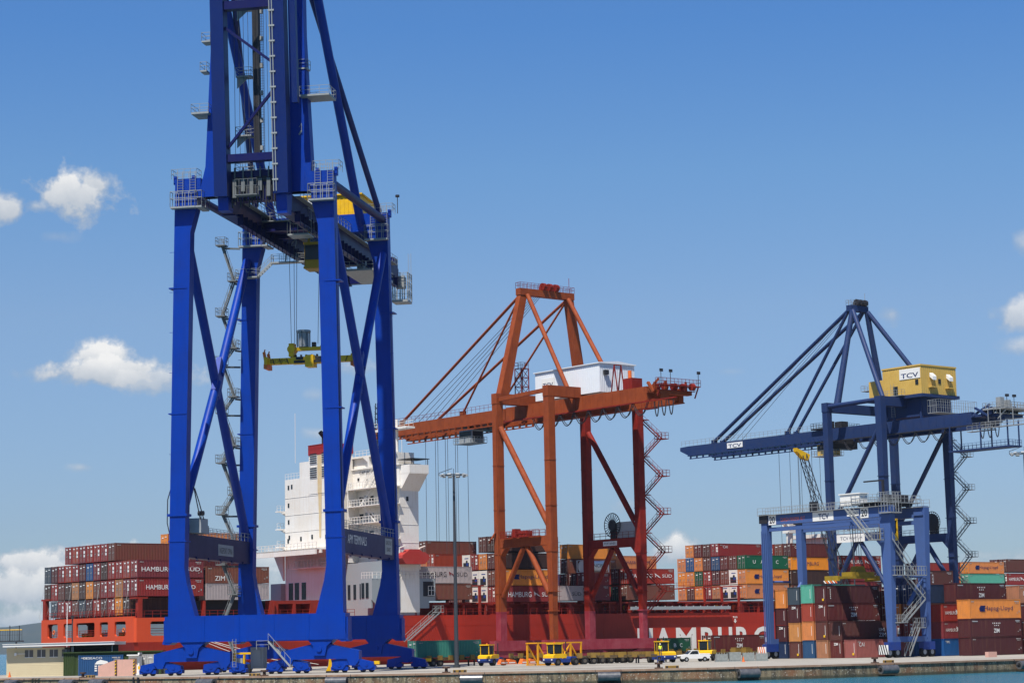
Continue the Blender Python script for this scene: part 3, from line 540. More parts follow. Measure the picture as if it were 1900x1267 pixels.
# ================================================================ berth cranes (orange one and dark blue one): same type
def berth_crane(a0, a1, P):
    """a0/a1: rail-direction positions of the side frames; local x along the ship, local y towards it (landside legs at y=0, waterside at y=14.6)"""
    t = thing('quay_crane', P['label'], 'crane', G, a0, -19.6, 0, group='quayside gantry cranes')
    C0 = P['main']; C1 = C0; CR = P.get('right', C0)
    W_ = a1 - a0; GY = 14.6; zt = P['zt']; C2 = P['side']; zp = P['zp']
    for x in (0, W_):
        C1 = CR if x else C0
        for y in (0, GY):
            l = P['leg'] if y else P['leg2']; lb_ = .97 if y else .74
            if P.get('low'):
                b = MB(); b.beam((x, y, 8.7), (x, y, 20), l*lb_, l*lb_, l, l, side=(1, 0, 0)); b.beam((x, y, 20), (x, y, zt if y == 0 else zt - .2), l, l, l, l, side=(1, 0, 0))
                for z in (12, 19, 27, 35): b.box(x - l*.54, x + l*.54, y - l*.54, y + l*.54, z, z + .12)
                b.build('leg', C1, t)
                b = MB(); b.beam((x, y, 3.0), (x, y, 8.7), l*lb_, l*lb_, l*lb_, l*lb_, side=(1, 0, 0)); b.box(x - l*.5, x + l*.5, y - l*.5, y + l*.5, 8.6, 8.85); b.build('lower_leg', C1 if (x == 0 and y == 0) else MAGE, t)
            else:
                b = MB(); b.beam((x, y, 3.0), (x, y, zt), l*.85*min(1, lb_*1.1), l*min(1, lb_*1.1), l, l, side=(1, 0, 0))
                for z in (12, 19, 27, 35): b.box(x - l*.53, x + l*.53, y - l*.55, y + l*.55, z, z + .12)
                b.build('leg', C1, t)
        # portal beam, K bracing, side diagonal
        b = MB(); b.box(x - .65, x + .65, .8, GY - .8, zp - .9, zp + .75); b.prism([(2.2, zp - .9), (.8, zp - .9), (.8, zp - 2.4)], 0, x - .6, x + .6); b.prism([(GY - 2.2, zp - .9), (GY - .8, zp - .9), (GY - .8, zp - 2.4)][::-1], 0, x - .6, x + .6)
        pb = b.build('portal_beam', C1, t)
        r = MB(); r.rail([(x + .7, 1, zp + .75), (x + .7, GY - 1, zp + .75)]); r.rail([(x - .7, 1, zp + .75), (x - .7, GY - 1, zp + .75)]); r.build('railing', C2 if P.get('low') else GALV, pb)
        for y0 in (.8, GY - .8):
            b = MB(); b.tube((x, GY/2 + (.5 if y0 > 5 else -.5), zp - 1.0), (x, y0, zp - 9.6), .5, 10); b.build('knee_brace', C1, t)
        b = MB()
        if P['diag'] > 0: b.tube((x, GY - .8, P['zg'] - 2.3), (x, .8, zp + 2.6), .55, 10)
        else: b.tube((x, .8, P['zg'] + .4), (x, GY - 3.0, zp + 8.5), .5, 10) if x == 0 else b.tube((x, 1.0, P['zg'] - .8), (x, GY - 4, zp + 8), .5, 10)
        if P['diag'] < 0: b = MB(); b.tube((x, .8, P['zg'] + .4), (x, GY - .9, zp + 3.5), .48, 10)
        b.build('diagonal_brace', C1, t)
        b = MB(); b.beam((x, .8, zt - .7), (x, GY - .6, zt - 1.1), .5, .7) if P.get('low') else b.tube((x, .8, zt - .6), (x, GY - .6, zt - .8), .5, 10); b.build('top_tie', C1, t)
    C1 = C0
    for y in (0, GY):     # sill beam and bogies on each rail
        b = MB(); b.box(-2.2, W_ + 2.2, y - .8, y + .8, 1.9, 3.7); b.build('sill_beam', MAGE if P.get('low') else C1, t)
        for x in (0, W_):
            b = MB(); b.prism([(x - 3.6, 1.4), (x - 3.6, .7), (x + 3.6, .7), (x + 3.6, 1.4), (x + 1, 2.0), (x - 1, 2.0)], 1, y - .6, y + .6)
            for k in range(4): b.wheel((x - 2.7 + k*1.8, y, .35), .35, .5)
            b.build('bogie', MAGE if P.get('low') else C1, t)
        # head cross beams carrying the girder
        b = MB(); b.box(-.8, W_ + .8, y - .75, y + .75, zt - 1.9, zt); b.build('head_beam', C1, t)
    gx = P['gx']; zg = P['zg']; yt = P['tip']; hg = 2.35
    yh = 20.5
    for x in gx:      # fixed girder landward of the hinge, boom seaward of it
        b = MB(); b.box(x - .55, x + .55, -18.3, yh, zg, zg + hg); b.box(x - .8, x + .8, -18.3, yh, zg - .2, zg)
        for k in range(19): b.box(x - .6, x - .55, -17.5 + 2*k, -17.42 + 2*k, zg + .1, zg + hg - .1)
        b.build('girder', P['gmat'], t)
        b = MB(); b.box(x - .5, x + .5, yh + .4, yt, zg + .15, zg + hg - .1); b.prism([(yt, zg + .15), (yt + 2.6, zg + 1.3), (yt + 2.6, zg + 2.1), (yt, zg + hg - .1)], 0, x - .5, x + .5)
        b.box(x - .75, x + .75, yh + .4, yt, zg - .05, zg + .15)
        for k in range(int((yt - yh)/2)): b.box(x - 1.0, x - .5, yh + 1 + 2*k, yh + 1.1 + 2*k, zg - .75, zg + .1)
        b.box(x - 1.1, x - 1.0, yh + 1, yt - 1, zg - .8, zg - .6)
        b.build('boom', P['gmat'], t)
    b = MB()
    for k in range(7): y = yh + 3 + k*(yt - yh - 4)/6; b.box(gx[0] + .5, gx[1] - .5, y, y + .5, zg + .6, zg + 1.6); b.cut()
    b.box(gx[0] + .5, gx[1] - .5, -18.2, -17.6, zg + .3, zg + 1.8); b.build('cross_tie', C1, t)
    b = MB(); b.rail([(gx[0] - .6, yh, zg + hg), (gx[0] - .6, yt + 2, zg + hg)], step=1.3); b.cut(); b.rail([(gx[1] + .6, yh, zg + hg), (gx[1] + .6, yt + 2, zg + hg)], step=1.3); b.build('railing', P['rail'], t)
    # A frame
    ax0, ax1, za = P['apex']; xb0, xb1 = P['abase']; aw = P['aw']
    for xa, xb in ((ax0, xb0), (ax1, xb1)):
        b = MB()
        if P.get('low'): b.beam((xb, GY, zt - .3), (xa, GY, za), 1.9, 1.5, 1.5, 1.2, side=(1, 0, 0))
        else: b.tube((xb, GY, zt - .3), (xa, GY - .6, za), aw, 12, aw*.75)
        b.build('mast_leg', C1, t)
    for xa, xb in ((ax0, P['bs'][0]), (ax1, P['bs'][1])):
        b = MB(); b.tube((xa + P['bso']*(1 if xa == ax0 else -1), GY - .8, za), (xb, .4, zt - .1), P['bw'], 10); b.build('backstay', C1, t)
    b = MB(); b.box(ax0 - P['ah'], ax1 + P['ah'], GY - .7, GY + .7, za, za + 1.25); ap = b.build('mast_head', C1, t)
    b = MB(); b.rail([(ax0 - P['ah'], GY - .7, za + 1.25), (ax1 + P['ah'], GY - .7, za + 1.25), (ax1 + P['ah'], GY + .7, za + 1.25), (ax0 - P['ah'], GY + .7, za + 1.25), (ax0 - P['ah'], GY - .7, za + 1.25)], step=.9); b.build('railing', P['rail'], ap)
    for k in range(3):
        b = MB(); x = (ax0 + ax1)/2 + (-1.3 + k*1.5)*P['sh']; b.tube((x, GY - .6, za + 1.9), (x + .8, GY - .5, za + 1.9), .7, 12); b.box(x + .2, x + .6, GY - .4, GY + .5, za + 1.2, za + 2.0); b.build('sheave', P['dark'], ap)
    b = MB(); b.tube((ax1 + .2, GY, za + 1.25), (ax1 + .2, GY, za + 4.2), .05, 5); b.build('aerial', C2, ap)
    # forestays
    for (x, xa) in ((gx[0], ax0), (P.get('sx', gx[1]), ax1)):
        for yy, r_ in P['stays']:
            b = MB(); b.tube((xa + .2, GY + .5, za + .3), (x, yy, zg + hg + .3), r_, 8); b.box(x - .35, x + .35, yy - .6, yy + .6, zg + hg - .1, zg + hg + .7)
            b.build('forestay', C1, t)
    b = MB()
    for k in range(P['nr']):
        x = gx[0] + 1.2 + k*.9; b.tube(((ax0 + ax1)/2 - 1 + k*.4, GY + .5, za + 1.6), (x, P['stays'][0][0] - 2 - k*.9, zg + hg + .4), .05, 4, caps=False); b.cut()
    b.build('boom_hoist_rope', STEEL, t)
    # machinery house
    hx0, hx1, hy0, hy1, hz0, hz1 = P['house']
    b = MB(); b.box(hx0, hx1, hy0, hy1, hz0, hz1)
    if P.get('low'):
        n = int((hx1 - hx0)/.4)
        for i in range(n): b.box(hx0 + i*.4 + .1, hx0 + i*.4 + .2, hy0 - .05, hy0, hz0, hz1)
        for i in range(int((hy1 - hy0)/.5)): b.box(hx0 - .04, hx0, hy0 + i*.5, hy0 + i*.5 + .12, hz0, hz1)
        b.prism([(hx0 - .25, hz1), (hx1 + .25, hz1), (hx1 + .25, hz1 + .15), ((hx0 + hx1)/2, hz1 + .55), (hx0 - .25, hz1 + .15)], 1, hy0 - .25, hy1 + .25)
    else:
        b.box(hx0 - .12, hx1 + .12, hy0 - .12, hy1 + .12, hz1 - .25, hz1 + .06); b.box(hx0, hx1, hy1, hy1 + 3.8, hz0, hz1 - 2.2)
        for i in range(int((hy1 - hy0)/.6)): b.box(hx0 - .04, hx0, hy0 + i*.6, hy0 + i*.6 + .1, hz0, hz1 - .3)
        for i in range(int((hx1 - hx0)/.6)): b.box(hx0 + i*.6, hx0 + .1 + i*.6, hy0 - .04, hy0, hz0, hz1 - .3)
    hs_ = b.build('machinery_house', P['hmat'], t)
    if P.get('low'):
        b = MB(); b.box(hx0 + .8, hx0 + 1.7, hy0 - .6, hy0 - .05, hz1 - 2.0, hz1 - 1.2); b.build('air_conditioner', DARK, hs_)
        b = MB(); b.box(hx1 - 1.7, hx1 - .7, hy0 - .12, hy0 - .06, hz0 + .1, hz0 + 1.7); d_ = b.build('door', WHITE, hs_); b = MB(); b.box(hx1 - 1.4, hx1 - 1.0, hy0 - .15, hy0 - .12, hz0 + .9, hz0 + 1.3); b.build('window', GLASS, d_)
        b = MB(); b.box(hx0 - .12, hx0 - .05, 6.5, 10.0, hz0 + 2.0, hz0 + 3.9); sg = b.build('sign_panel', WHITE, hs_); text('TCV', 2.9, .85, NAVY, sg, (hx0 - .125, 8.25, hz0 + 2.6), '-x', bold=.02)
    else:
        for k in (0, 1):
            b = MB(); x = hx0 + 2.6 + k*5.2; b.prism([(hy0 - .05, hz1 - 1.6), (hy0 - .9, hz1 - 2.3), (hy0 - .9, hz1 - 3.1), (hy0 - .05, hz1 - 2.4)][::-1], 0, x, x + 1.1); b.build('ventilator', WHITE, hs_)
            b = MB(); b.box(x - .5, x + 1.6, hy0 - .9, hy0 - .05, hz0 + 1.3, hz0 + 1.5); b.build('ledge', YEL2, hs_)
        b = MB(); b.box(hx0 + 5.2, hx0 + 6.0, hy0 - .1, hy0 - .05, hz0 + 2.2, hz0 + 3.2); b.build('window', GLASS, hs_)
        b = MB(); b.box(hx0 - .1, hx0 - .05, hy0 + .7, hy0 + 1.5, hz0 + 1.9, hz0 + 2.9); b.build('window', GLASS, hs_)
        b = MB(); b.box(hx0 - .1, hx0 - .05, hy0 + 6.2, hy0 + 7.4, hz0, hz0 + 2.0); b.build('door', GLASS, hs_)
        b = MB(); b.box(hx0 - .1, hx0 - .04, hy0 + .15, hy0 + 5.6, hz0 + 3.2, hz0 + 5.3); sg = b.build('sign_panel', WHITE, hs_); text('TCV', 4.6, 1.0, NAVY, sg, (hx0 - .105, hy0 + 2.9, hz0 + 3.9), '-x', bold=.02)
        b = MB(); b.box(hx0 - .5, hx1 + .3, hy0 - .5, hy1 + 4, hz0 - .7, hz0 - .06); b.box(hx0 + 1, hx1 - 1, hy0 + 1, hy1, zg + hg + .6, hz0 - .7)
        for x in (hx0 + .8, hx1 - 1.2):
            for y in (hy0 + 1, hy0 + 8, hy1): b.box(x, x + .4, y, y + .4, zg + hg, hz0 - .7)
        b.build('house_frame', C1, t)
        b = MB(); b.deck(hx0 - 1.5, hx0 - .5, hy0 + 4, hy0 + 9, hz0, 'xyY'); b.cut(); b.ladder((hx0 - 1.5, hy0 + 6.4, zg + 3), (hx0 - 1.5, hy0 + 6.4, hz0 + 2.4), w=.9, side=(0, 1, 0)); b.cut(); b.deck(hx0 + 1, hx1 + 2, hy0 - 3.4, hy0 - .5, zg + hg + 1, h=2.6, step=.7); b.cut()
        b.deck(hx0, hx0 + 2, hy1 + 3.8, hy1 + 6, hz0 + 2, 'xyXY'); b.build('access_platform', GALV, t)
    # rear end: sheave frames, platform and lights
    b = MB(); y0 = -18.3; RF = .55 if P.get('low') else 1.3; xa, xb = gx[0] - .6, gx[1] + .6
    b.box(xa, xb, y0 - RF*2.52, y0, zg + 1.2, zg + 1.7); b.box(xa + .5, xb - .5, y0 - RF*4.76, y0 - RF*2.52, zg + .9, zg + 1.6)
    b.beam((xa, y0 - .5, zg + 1.5), (xa + 1.5, y0 - RF*2.8, zg + 3.6), .5, .4); b.beam((xa, y0 - RF*3.36, zg + 1.2), (xa, y0 - RF*0.84, zg + 3.0), .5, .4)
    for k in range(4): b.box(xa + k*2.2, xa + .5 + k*2.2, y0 - RF*3.92 - k*.15, y0 - RF*3.25 - k*.3, zg + 1.5, zg + 2.9 + .3*(k % 2))
    b.box(xa + 1, xa + 3, y0 - RF*4.59, y0 - RF*4.03, zg + .2, zg + 1.2); b.build('rear_frame', C1, t)
    b = MB()
    for k in range(5): b.tube((xa + 1 + k*1.5, y0 - RF*1.68 - k*.7, zg + 2.2), (xa + 1.7 + k*1.5, y0 - RF*1.68 - k*.7, zg + 2.2), .62, 12); b.cut()
    b.build('sheave', P['dark'], t)
    b = MB(); b.deck(xa - .6, xb, y0 - RF*5.26, y0 - RF*4.7, zg + 1.6, t=.1, step=.9); b.cut(); b.deck(xa - .5, xb + .5, y0 - RF*6.94, y0 - RF*5.26, zg + 2.4, t=.14, step=.9)
    for x in (xa, xb): b.beam((x, y0 - RF*6.83, zg + 2.3), (x, y0 - RF*5.04, zg + .4), .18, .18)
    b.cut(); b.rail([(xa - .3, y0 - RF*4.48, zg - 2.2), (xa - .3, 0, zg - 2.2 + 0)] if False else [(xa - .3, y0 - RF*4.48, zg - 1.6), (xa - .3, y0 - .5, zg - 1.6)], step=1.0, h=1.6); b.cut()
    b.deck(xa - .8, xa + .6, y0 - RF*4.48, y0 + .5, zg - 1.6, 'x', t=.12); b.build('rear_platform', P['rail'] if P.get('low') else GALV, t)
    for x in (xa, xa + 2.2, xb):
        b = MB(); b.tube((x, y0 - RF*6.89, zg + 2.4), (x, y0 - RF*6.89, zg + 4.6), .06, 5); b.box(x - .25, x + .45, y0 - RF*7.06, y0 - RF*6.72, zg + 4.5, zg + 5.0); b.build('floodlight', DARK, t)
    # festoon cables hanging in loops below the girder
    for k in range(P['fest'][2]):
        b = MB(); ya = P['fest'][0] - k*P['fest'][1]; w_ = P['fest'][1]*.97
        b.path([(gx[0] - 1.15, ya - w_*j/10, zg - .4 - (1 - (j/5 - 1)**2)*2.3) for j in range(11)], .09); b.path([(gx[0] - .95, ya - w_*j/10 - .15, zg - .4 - (1 - (j/5 - 1)**2)*2.1) for j in range(11)], .07)
        b.build('festoon_cable', DARK, t)
    for k in range(3):
        b = MB(); ya = y0 - 2.5 - k*1.8; b.path([(gx[0] - 1.15, ya - 1.2*j/8, zg - .6 - (1 - (j/4 - 1)**2)*2.6) for j in range(9)], .1); b.build('festoon_cable', DARK, t)
    b = MB(); b.box(gx[0] - 1.3, gx[0] - .95, y0 - 8, yh + 1, zg - .45, zg - .25); b.build('festoon_rail', P['dark'], t)
    # stairs zig-zagging up the far right landside leg
    b = MB(); x = W_ + 1.0; zz = P['stz']
    for i in range(len(zz) - 1):
        mid = (zz[i] + zz[i + 1])/2
        b.stair((x + .3, 0, zz[i]), (x + 3.9, -.6, mid), side=(0, 1, 0)); b.cut(); b.stair((x + 3.9, -.6, mid), (x + .3, .6, zz[i + 1]), side=(0, 1, 0)); b.cut()
        b.deck(x + 3.4, x + 5.2, -1.5, .3, mid, t=.12, step=.8); b.cut(); b.box(x - .3, x + 1.2, -.7, .9, zz[i + 1] - .1, zz[i + 1]); b.cut()
    b.build('stair_flight', P['rail'] if P.get('low') else GALVD, t)
    # cable reel and cabinet on the right portal beam
    yr = P['reel']; rr = P['rr']; b = MB()
    b.tube((W_ - .9, yr, zp + 1 + rr), (W_ - .6, yr, zp + 1 + rr), rr*(.45 if P.get('low') else .82), 20)
    for i in range(24):
        an = i*math.pi/12; b.tube((W_ - .75, yr + math.cos(an)*rr*.4, zp + 1 + rr + math.sin(an)*rr*.4), (W_ - .75, yr + math.cos(an)*rr, zp + 1 + rr + math.sin(an)*rr), .07, 4)
    b.path([(W_ - .75, yr + math.cos(i*math.pi/12)*rr, zp + 1 + rr + math.sin(i*math.pi/12)*rr) for i in range(25)], .08, 5); b.box(W_ - .6, W_ + .5, yr - .8, yr + .8, zp + .75, zp + 1.4 + rr); b.build('cable_reel', DARK, t)
    return t
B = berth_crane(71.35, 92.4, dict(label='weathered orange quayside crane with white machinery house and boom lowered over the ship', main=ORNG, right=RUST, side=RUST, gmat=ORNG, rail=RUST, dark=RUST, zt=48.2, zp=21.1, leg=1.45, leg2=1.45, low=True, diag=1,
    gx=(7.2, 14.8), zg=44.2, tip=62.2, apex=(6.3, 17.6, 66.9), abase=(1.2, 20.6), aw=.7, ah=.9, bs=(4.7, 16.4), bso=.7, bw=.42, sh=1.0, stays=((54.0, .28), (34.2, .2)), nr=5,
    house=(6.9, 15.2, -5.9, 12.0, 46.9, 52.0), hmat=CORW, fest=(12, 3.9, 8), stz=[8.5, 15.6, 22.6, 29.5, 36.5, 43.2], reel=6.9, rr=2.2))
b = MB(); b.ladder((.95, -.2, 8.5), (.95, -.2, 21.5), w=.6, side=(0, 1, 0))
for k in range(14): b.path([(.95, -.5, 9.5 + k*.85), (1.5, -.5, 9.5 + k*.85), (1.5, .1, 9.5 + k*.85), (.95, .1, 9.5 + k*.85)], .03, 4)
b.build('caged_ladder', RUST, B)
b = MB(); b.path([(.9, 1.6, 9.5), (1.0, .9, 10.2), (1.0, .9, 20), (1.0, 2.5, 22.8)], .1, 8); b.cut(); b.path([(-.9, 14.8, 23), (-1.5, 15.2, 21.8), (-1.2, 16.2, 21.2)], .18, 8); b.cut(); b.path([(-.85, 14.1, 9), (-.85, 14.1, 44)], .07, 6); b.build('pipe', ORNG, B)
b = MB(); b.deck(-1.4, -.75, 2, 12.5, 21.9, 'x', t=.1, step=.8); b.cut(); b.box(-1.1, .2, 5.5, 8, 21.9, 22.9); b.cut(); b.box(-.9, .3, 9, 10, 21.9, 23.4); b.build('beam_platform', RUST, B)
b = MB(); b.box(20.6, 22.0, .9, 6.0, 21.9, 24.8); b.build('cable_cabinet', GREYP, B)
b = MB(); b.box(20.33, 20.38, 5.8, 9.6, 20.6, 21.4); sg = b.build('sign_panel', WHITE, B); text('PORTAINER', 3.2, .45, DARK, sg, (20.32, 7.7, 21.0), '-x')
b = MB(); x = 6.2
for dx in (0, 1.8):
    for dy in (0, 1.8): b.beam((x + dx, 15.2 + dy, 46.6), (x + dx, 15.2 + dy, 53.4), .14, .14)
for z in (48.3, 50, 51.7, 53.4):
    for q in (((0, 0), (1.8, 0)), ((1.8, 0), (1.8, 1.8)), ((1.8, 1.8), (0, 1.8)), ((0, 1.8), (0, 0))): b.beam((x + q[0][0], 15.2 + q[0][1], z), (x + q[1][0], 15.2 + q[1][1], z), .1, .1); b.beam((x + q[0][0], 15.2 + q[0][1], z), (x + q[1][0], 15.2 + q[1][1], z - 1.7), .08, .08)
b.rail([(x, 15.2, 53.4), (x + 1.8, 15.2, 53.4), (x + 1.8, 17, 53.4), (x, 17, 53.4), (x, 15.2, 53.4)], step=.9); b.build('lattice_mast', RUST, B)
b = MB(); x = 7.8
for dx in (0, 1.6):
    for y_ in (-9.6, -7.9): b.beam((x + dx, y_, 46.6), (x + dx, -8.8, 51.4), .16, .16)
b.beam((x, -8.8, 51.4), (x + 1.6, -8.8, 51.4), .16, .16); b.cut(); b.box(x - .2, x + 2.2, -13.6, -11.2, 46.7, 48.6); b.build('rear_a_frame', RUST, B)
b = MB(); b.tube((x + .6, -12.2, 48.6), (x + .6, -12.2, 50), .35, 10); b.build('ventilator', OREDM, B)
def trolley(T, y, zg, gx, mat, cabm, n):
    b = MB(); b.box(gx[0] + .6, gx[1] - .6, y - 3, y + 3, zg + .1, zg + .7); b.box(gx[0] + .8, gx[1] - .8, y - 3.4, y - .4, zg - .6, zg + .1); tr = b.build('trolley', mat, T)
    b = MB(); b.box(gx[0] + .2, gx[0] + 3.0, y - 2.8, y + 1.2, zg - 3.0, zg - .5)
    c = b.build('operator_cab', cabm, tr); b = MB(); b.box(gx[0] + .15, gx[0] + .2, y - 2.6, y + 1.0, zg - 2.0, zg - .9); b.cut(); b.box(gx[0] + .4, gx[0] + 2.8, y - 2.85, y - 2.8, zg - 2.2, zg - .9); b.build('window', GLASS, c)
    b = MB(); b.deck(gx[0] - .6, gx[0] + 3.2, y - 3.6, y + 2.0, zg - 3.1, t=.12, step=.8); b.build('railing', GALV, tr)
    for k in range(n):
        b = MB(); x = gx[0] + 1.4 + (k % 2)*4.2; yy = y + 4 + k*(1.6 if n > 6 else 1.1); b.tube((x, yy, zg), (x, yy, 13.0 if n > 6 else 9), .045, 4, caps=False); b.build('hoist_rope', STEEL, tr)
trolley(B, 19.6 + 15.0, 44.2, (7.2, 14.8), DARK, GREYP, 8)
Cc = berth_crane(158.7, 179.1, dict(label='dark blue quayside crane with ochre machinery house, furthest right', main=NAVY, side=GALV, gmat=NAVY, rail=GALV, dark=DARK, zt=51.2, zp=23.2, leg=1.4, leg2=1.6, diag=-1,
    gx=(6.3, 13.9), sx=9.0, zg=44.2, tip=62.6, apex=(8.4, 13.0, 71.2), abase=(3.2, 17.8), aw=.75, ah=.4, bs=(1.3, 18.6), bso=0, bw=.5, sh=.8, stays=((54.6, .42), (32.0, .36)), nr=4,
    house=(6.3, 17.2, -5.6, 4.6, 51.6, 57.5), hmat=YEL2, fest=(15, 3.9, 7), stz=[8.5, 15.6, 22.6, 29.5, 36.5, 43.2], reel=4.6, rr=2.2))
trolley(Cc, 19.6 + 3.0, 44.2, (6.3, 13.9), DARK, YEL2, 7)
b = MB(); b.box(5.7, 5.75, 45.2, 50.0, 44.9, 46.1); sg = b.build('sign_panel', WHITE, Cc); text('TCV', 4.0, .8, NAVY, sg, (5.69, 47.6, 45.4), '-x', bold=.02)
b = MB(); b.box(-.75, -.7, 5.0, 12.6, 22.2, 23.8); sg = b.build('sign_panel', WHITE, Cc); text('TCV', 2.2, .7, NAVY, sg, (-.76, 10.5, 23.0), '-x'); text('NOATUM', 3.4, .5, NAVY, sg, (-.76, 7.4, 23.0), '-x')
b = MB(); b.deck(5.2, 15.0, 19.2, 24.2, 46.9, t=.3, step=.8); b.box(6, 8, 20, 21.5, 47, 48.3); b.box(11.4, 13.4, 21, 23, 47, 48.6); b.box(6.0, 14.4, 19.5, 22.5, 42.6, 44.0); b.build('hinge_platform', DARK, Cc)
b = MB(); b.deck(5.4, 15.4, -26.5, -21.5, 46.8, t=.3, step=.9); b.cut(); b.box(7.2, 8.4, -24.5, -23.4, 46.9, 49.0); b.cut(); b.tube((10.4, -23.5, 46.9), (10.4, -23.5, 48.6), .8, 14); b.cut()
b.deck(4.6, 5.6, -38.5, -21.5, 43.0, t=.15, step=1.2)
for k in range(6): b.beam((5.1, -23 - k*3, 43.0), (5.1, -23 - k*3, 46.5), .12, .12)
b.build('rear_walkway', GALV, Cc)
b = MB(); b.deck(4.8, 8.6, -28.0, -13.0, 39.2, t=.3, step=1.0)
for y in (-27.6, -21, -13.4):
    for x in (5.0, 8.4): b.beam((x, y, 39.2), (x, y, 44.2), .22, .22)
b.build('hanging_platform', NAVY, Cc)
# ================================================================ rubber tyred yard gantry
rt_ = thing('yard_gantry', 'light blue rubber tyred yard gantry numbered 20 straddling the container stack', 'crane', G, 74.7, -68.6, 0)
SP = -25.1; WB = 7.8
for x in (0, WB):
    for i, y in enumerate((0, SP)):
        b = MB(); b.beam((x, y, 1.6), (x, y, 22.4), .85, .95, 1.1, 2.3 if i else 1.25, side=(1, 0, 0))
        if i == 0 and x == 0:
            for k in range(3): b.tube((x - .75, y + .4 - k*.4, 2), (x - .75, y + .4 - k*.4, 20), .08, 6)
        lg = b.build('leg', RTGB, rt_)
        b = MB(); b.box(x - .7, x + .7, y - (.9), y + .9, 21.2, 22.6); b.box(x - .45, x + .45, y - .92, y - .9 + 0, 21.4, 22.4); b.build('corner_plate', RTGB if i else DARK, lg)
    b = MB(); b.box(x - .55, x + .55, SP + 1.0, -.9, 20.9, 22.4)
    gb = b.build('gantry_girder', RTGB, rt_); b = MB(); b.box(x - .35, x + .35, SP + 1.0, -.9, 19.9, 20.5); b.build('lower_girder', RTGB, rt_)
    b = MB(); b.rail([(x - .9, 1, 22.5), (x - .9, SP - 1, 22.5)], step=1.2); b.rail([(x + .9, 1, 22.5), (x + .9, SP - 1, 22.5)], step=1.2); b.box(x - 1.0, x + 1.0, SP - 1, 1.0, 22.42, 22.5); b.build('walkway', GALV, rt_)
for y, nm in ((0, 0), (SP, 1)):
    b = MB(); b.box(-.4, WB + .4, y - .45, y + .45, 2.3, 3.1); b.build('sill_beam', RTGB, rt_)
    b = MB(); b.tube((0, y, 12.0), (WB, y, 12.0), .25, 8) if nm else b.tube((0, y, 12.0), (4.8, y, 12.0), .2, 8); b.build('cross_tube', RTGB, rt_)
    b = MB(); b.tube((WB, y, 12.2), (4.0, y, 7.8), .3, 8); b.build('cross_tube', RTGB, rt_)
    for x in (0, WB):
        b = MB(); b.box(x - 1.3, x + 1.3, y - .5, y + .5, 1.1, 2.3); b.build('wheel_frame', HYBL, rt_)
        for c in (-.85, .85):
            b = MB(); b.wheel((x + c, y, .75), .75, .55, mi=0, mi2=1); b.build('wheel', [BLACK, GREYP], rt_)
for x, y in ((-1.9, 0), (-1.9, SP)):
    b = MB(); b.add([(x, y - .8, .5), (x, y + 1.0, .5), (x, y + 1.0, 1.9), (x, y - .8, 1.9)], [(0, 1, 2, 3)]); b.box(x + .004, x + .08, y - .8, y + 1.0, .5, 1.9); hz_ = b.build('bumper_plate', WHITE, rt_)
    for k in range(4):
        s = MB(); y1 = y - .8 + k*.45; s.add([(x - .01, y1, .5), (x - .01, y1 + .22, .5), (x - .01, min(y1 + .62, y + 1.0), 1.9), (x - .01, min(y1 + .4, y + 1.0), 1.9)], [(0, 1, 2, 3)]); s.build('hazard_stripe', OREDM if y == 0 else DARK, hz_)
for s_, y, z, h in (('20', -1.9, 21.65, 1.1), ('20', -21.2, 21.65, 1.1)):
    b = MB(); b.box(-.60, -.56, y - .8, y + .8, z - .75, z + .75); sg = b.build('number_panel', WHITE, rt_); text('20', 1.2, h, DARK, sg, (-.61, y, z), '-x', bold=.02)
for x in (0, WB):
    b = MB(); b.box(x - .45, x + .55, SP - .98, SP - .94, 21.0, 22.4); sg = b.build('number_panel', WHITE, rt_); text('20', .8, .9, DARK, sg, (x + .05, SP - .99, 21.7), '-y', bold=.02)
b = MB(); b.box(-.60, -.56, -14.9, -10.6, 20.95, 22.35); sg = b.build('sign_panel', WHITE, rt_); text('TCV', 2.2, .9, NAVY, sg, (-.61, -12.9, 21.6), '-x', bold=.02)
b = MB(); b.box(-.60, -.56, -20.1, -17.7, 21.3, 22.2); sg = b.build('sign_panel', WHITE, rt_); text('KONECRANES', 2.1, .4, NAVY, sg, (-.61, -18.9, 21.7), '-x')
text('CARGA MAXIMA 40 T', 5.2, .55, OREDM, rt_, (-.56, -6.3, 21.6), '-x')
b = MB(); b.box(-.8, .9, -20.6, -16.6, 22.9, 24.6); b.box(-.95, 1.05, -20.8, -16.4, 24.6, 24.75); b.build('electrical_house', WHITE, rt_)
b = MB(); b.box(-.5, .5, -10.9, -9.9, 22.5, 24.0); b.build('light_box', DARK, rt_)
b = MB(); b.box(0, WB, -23.5, -19.5, 22.7, 23.2); b.tube((2, -23, 23.8), (5.5, -23, 23.8), .6, 12); b.box(5.5, 6.8, -23.6, -22.2, 23.2, 24.4); b.beam((1.5, -23.3, 23), (1.5, -23.3, 26.6), .3, .3); b.beam((1.5, -23.3, 26.5), (1.5, -19.5, 26.5), .22, .22); tr = b.build('trolley', DARK, rt_)
b = MB(); b.deck(-1, WB + 1, -24.2, -19, 23.2, t=.1, step=.9); b.deck(-1.2, 1.2, -27.0, -24.6, 21.5, h=3, t=.15, step=.6); b.build('trolley_platform', GALV, tr)
b = MB(); b.box(1.2, 3.2, -24.4, -22.4, 17.4, 17.7)
for q in ((1.2, -24.4), (3.0, -24.4), (1.2, -22.6), (3.0, -22.6)): b.box(q[0], q[0] + .2, q[1], q[1] + .2, 17.4, 20.6)
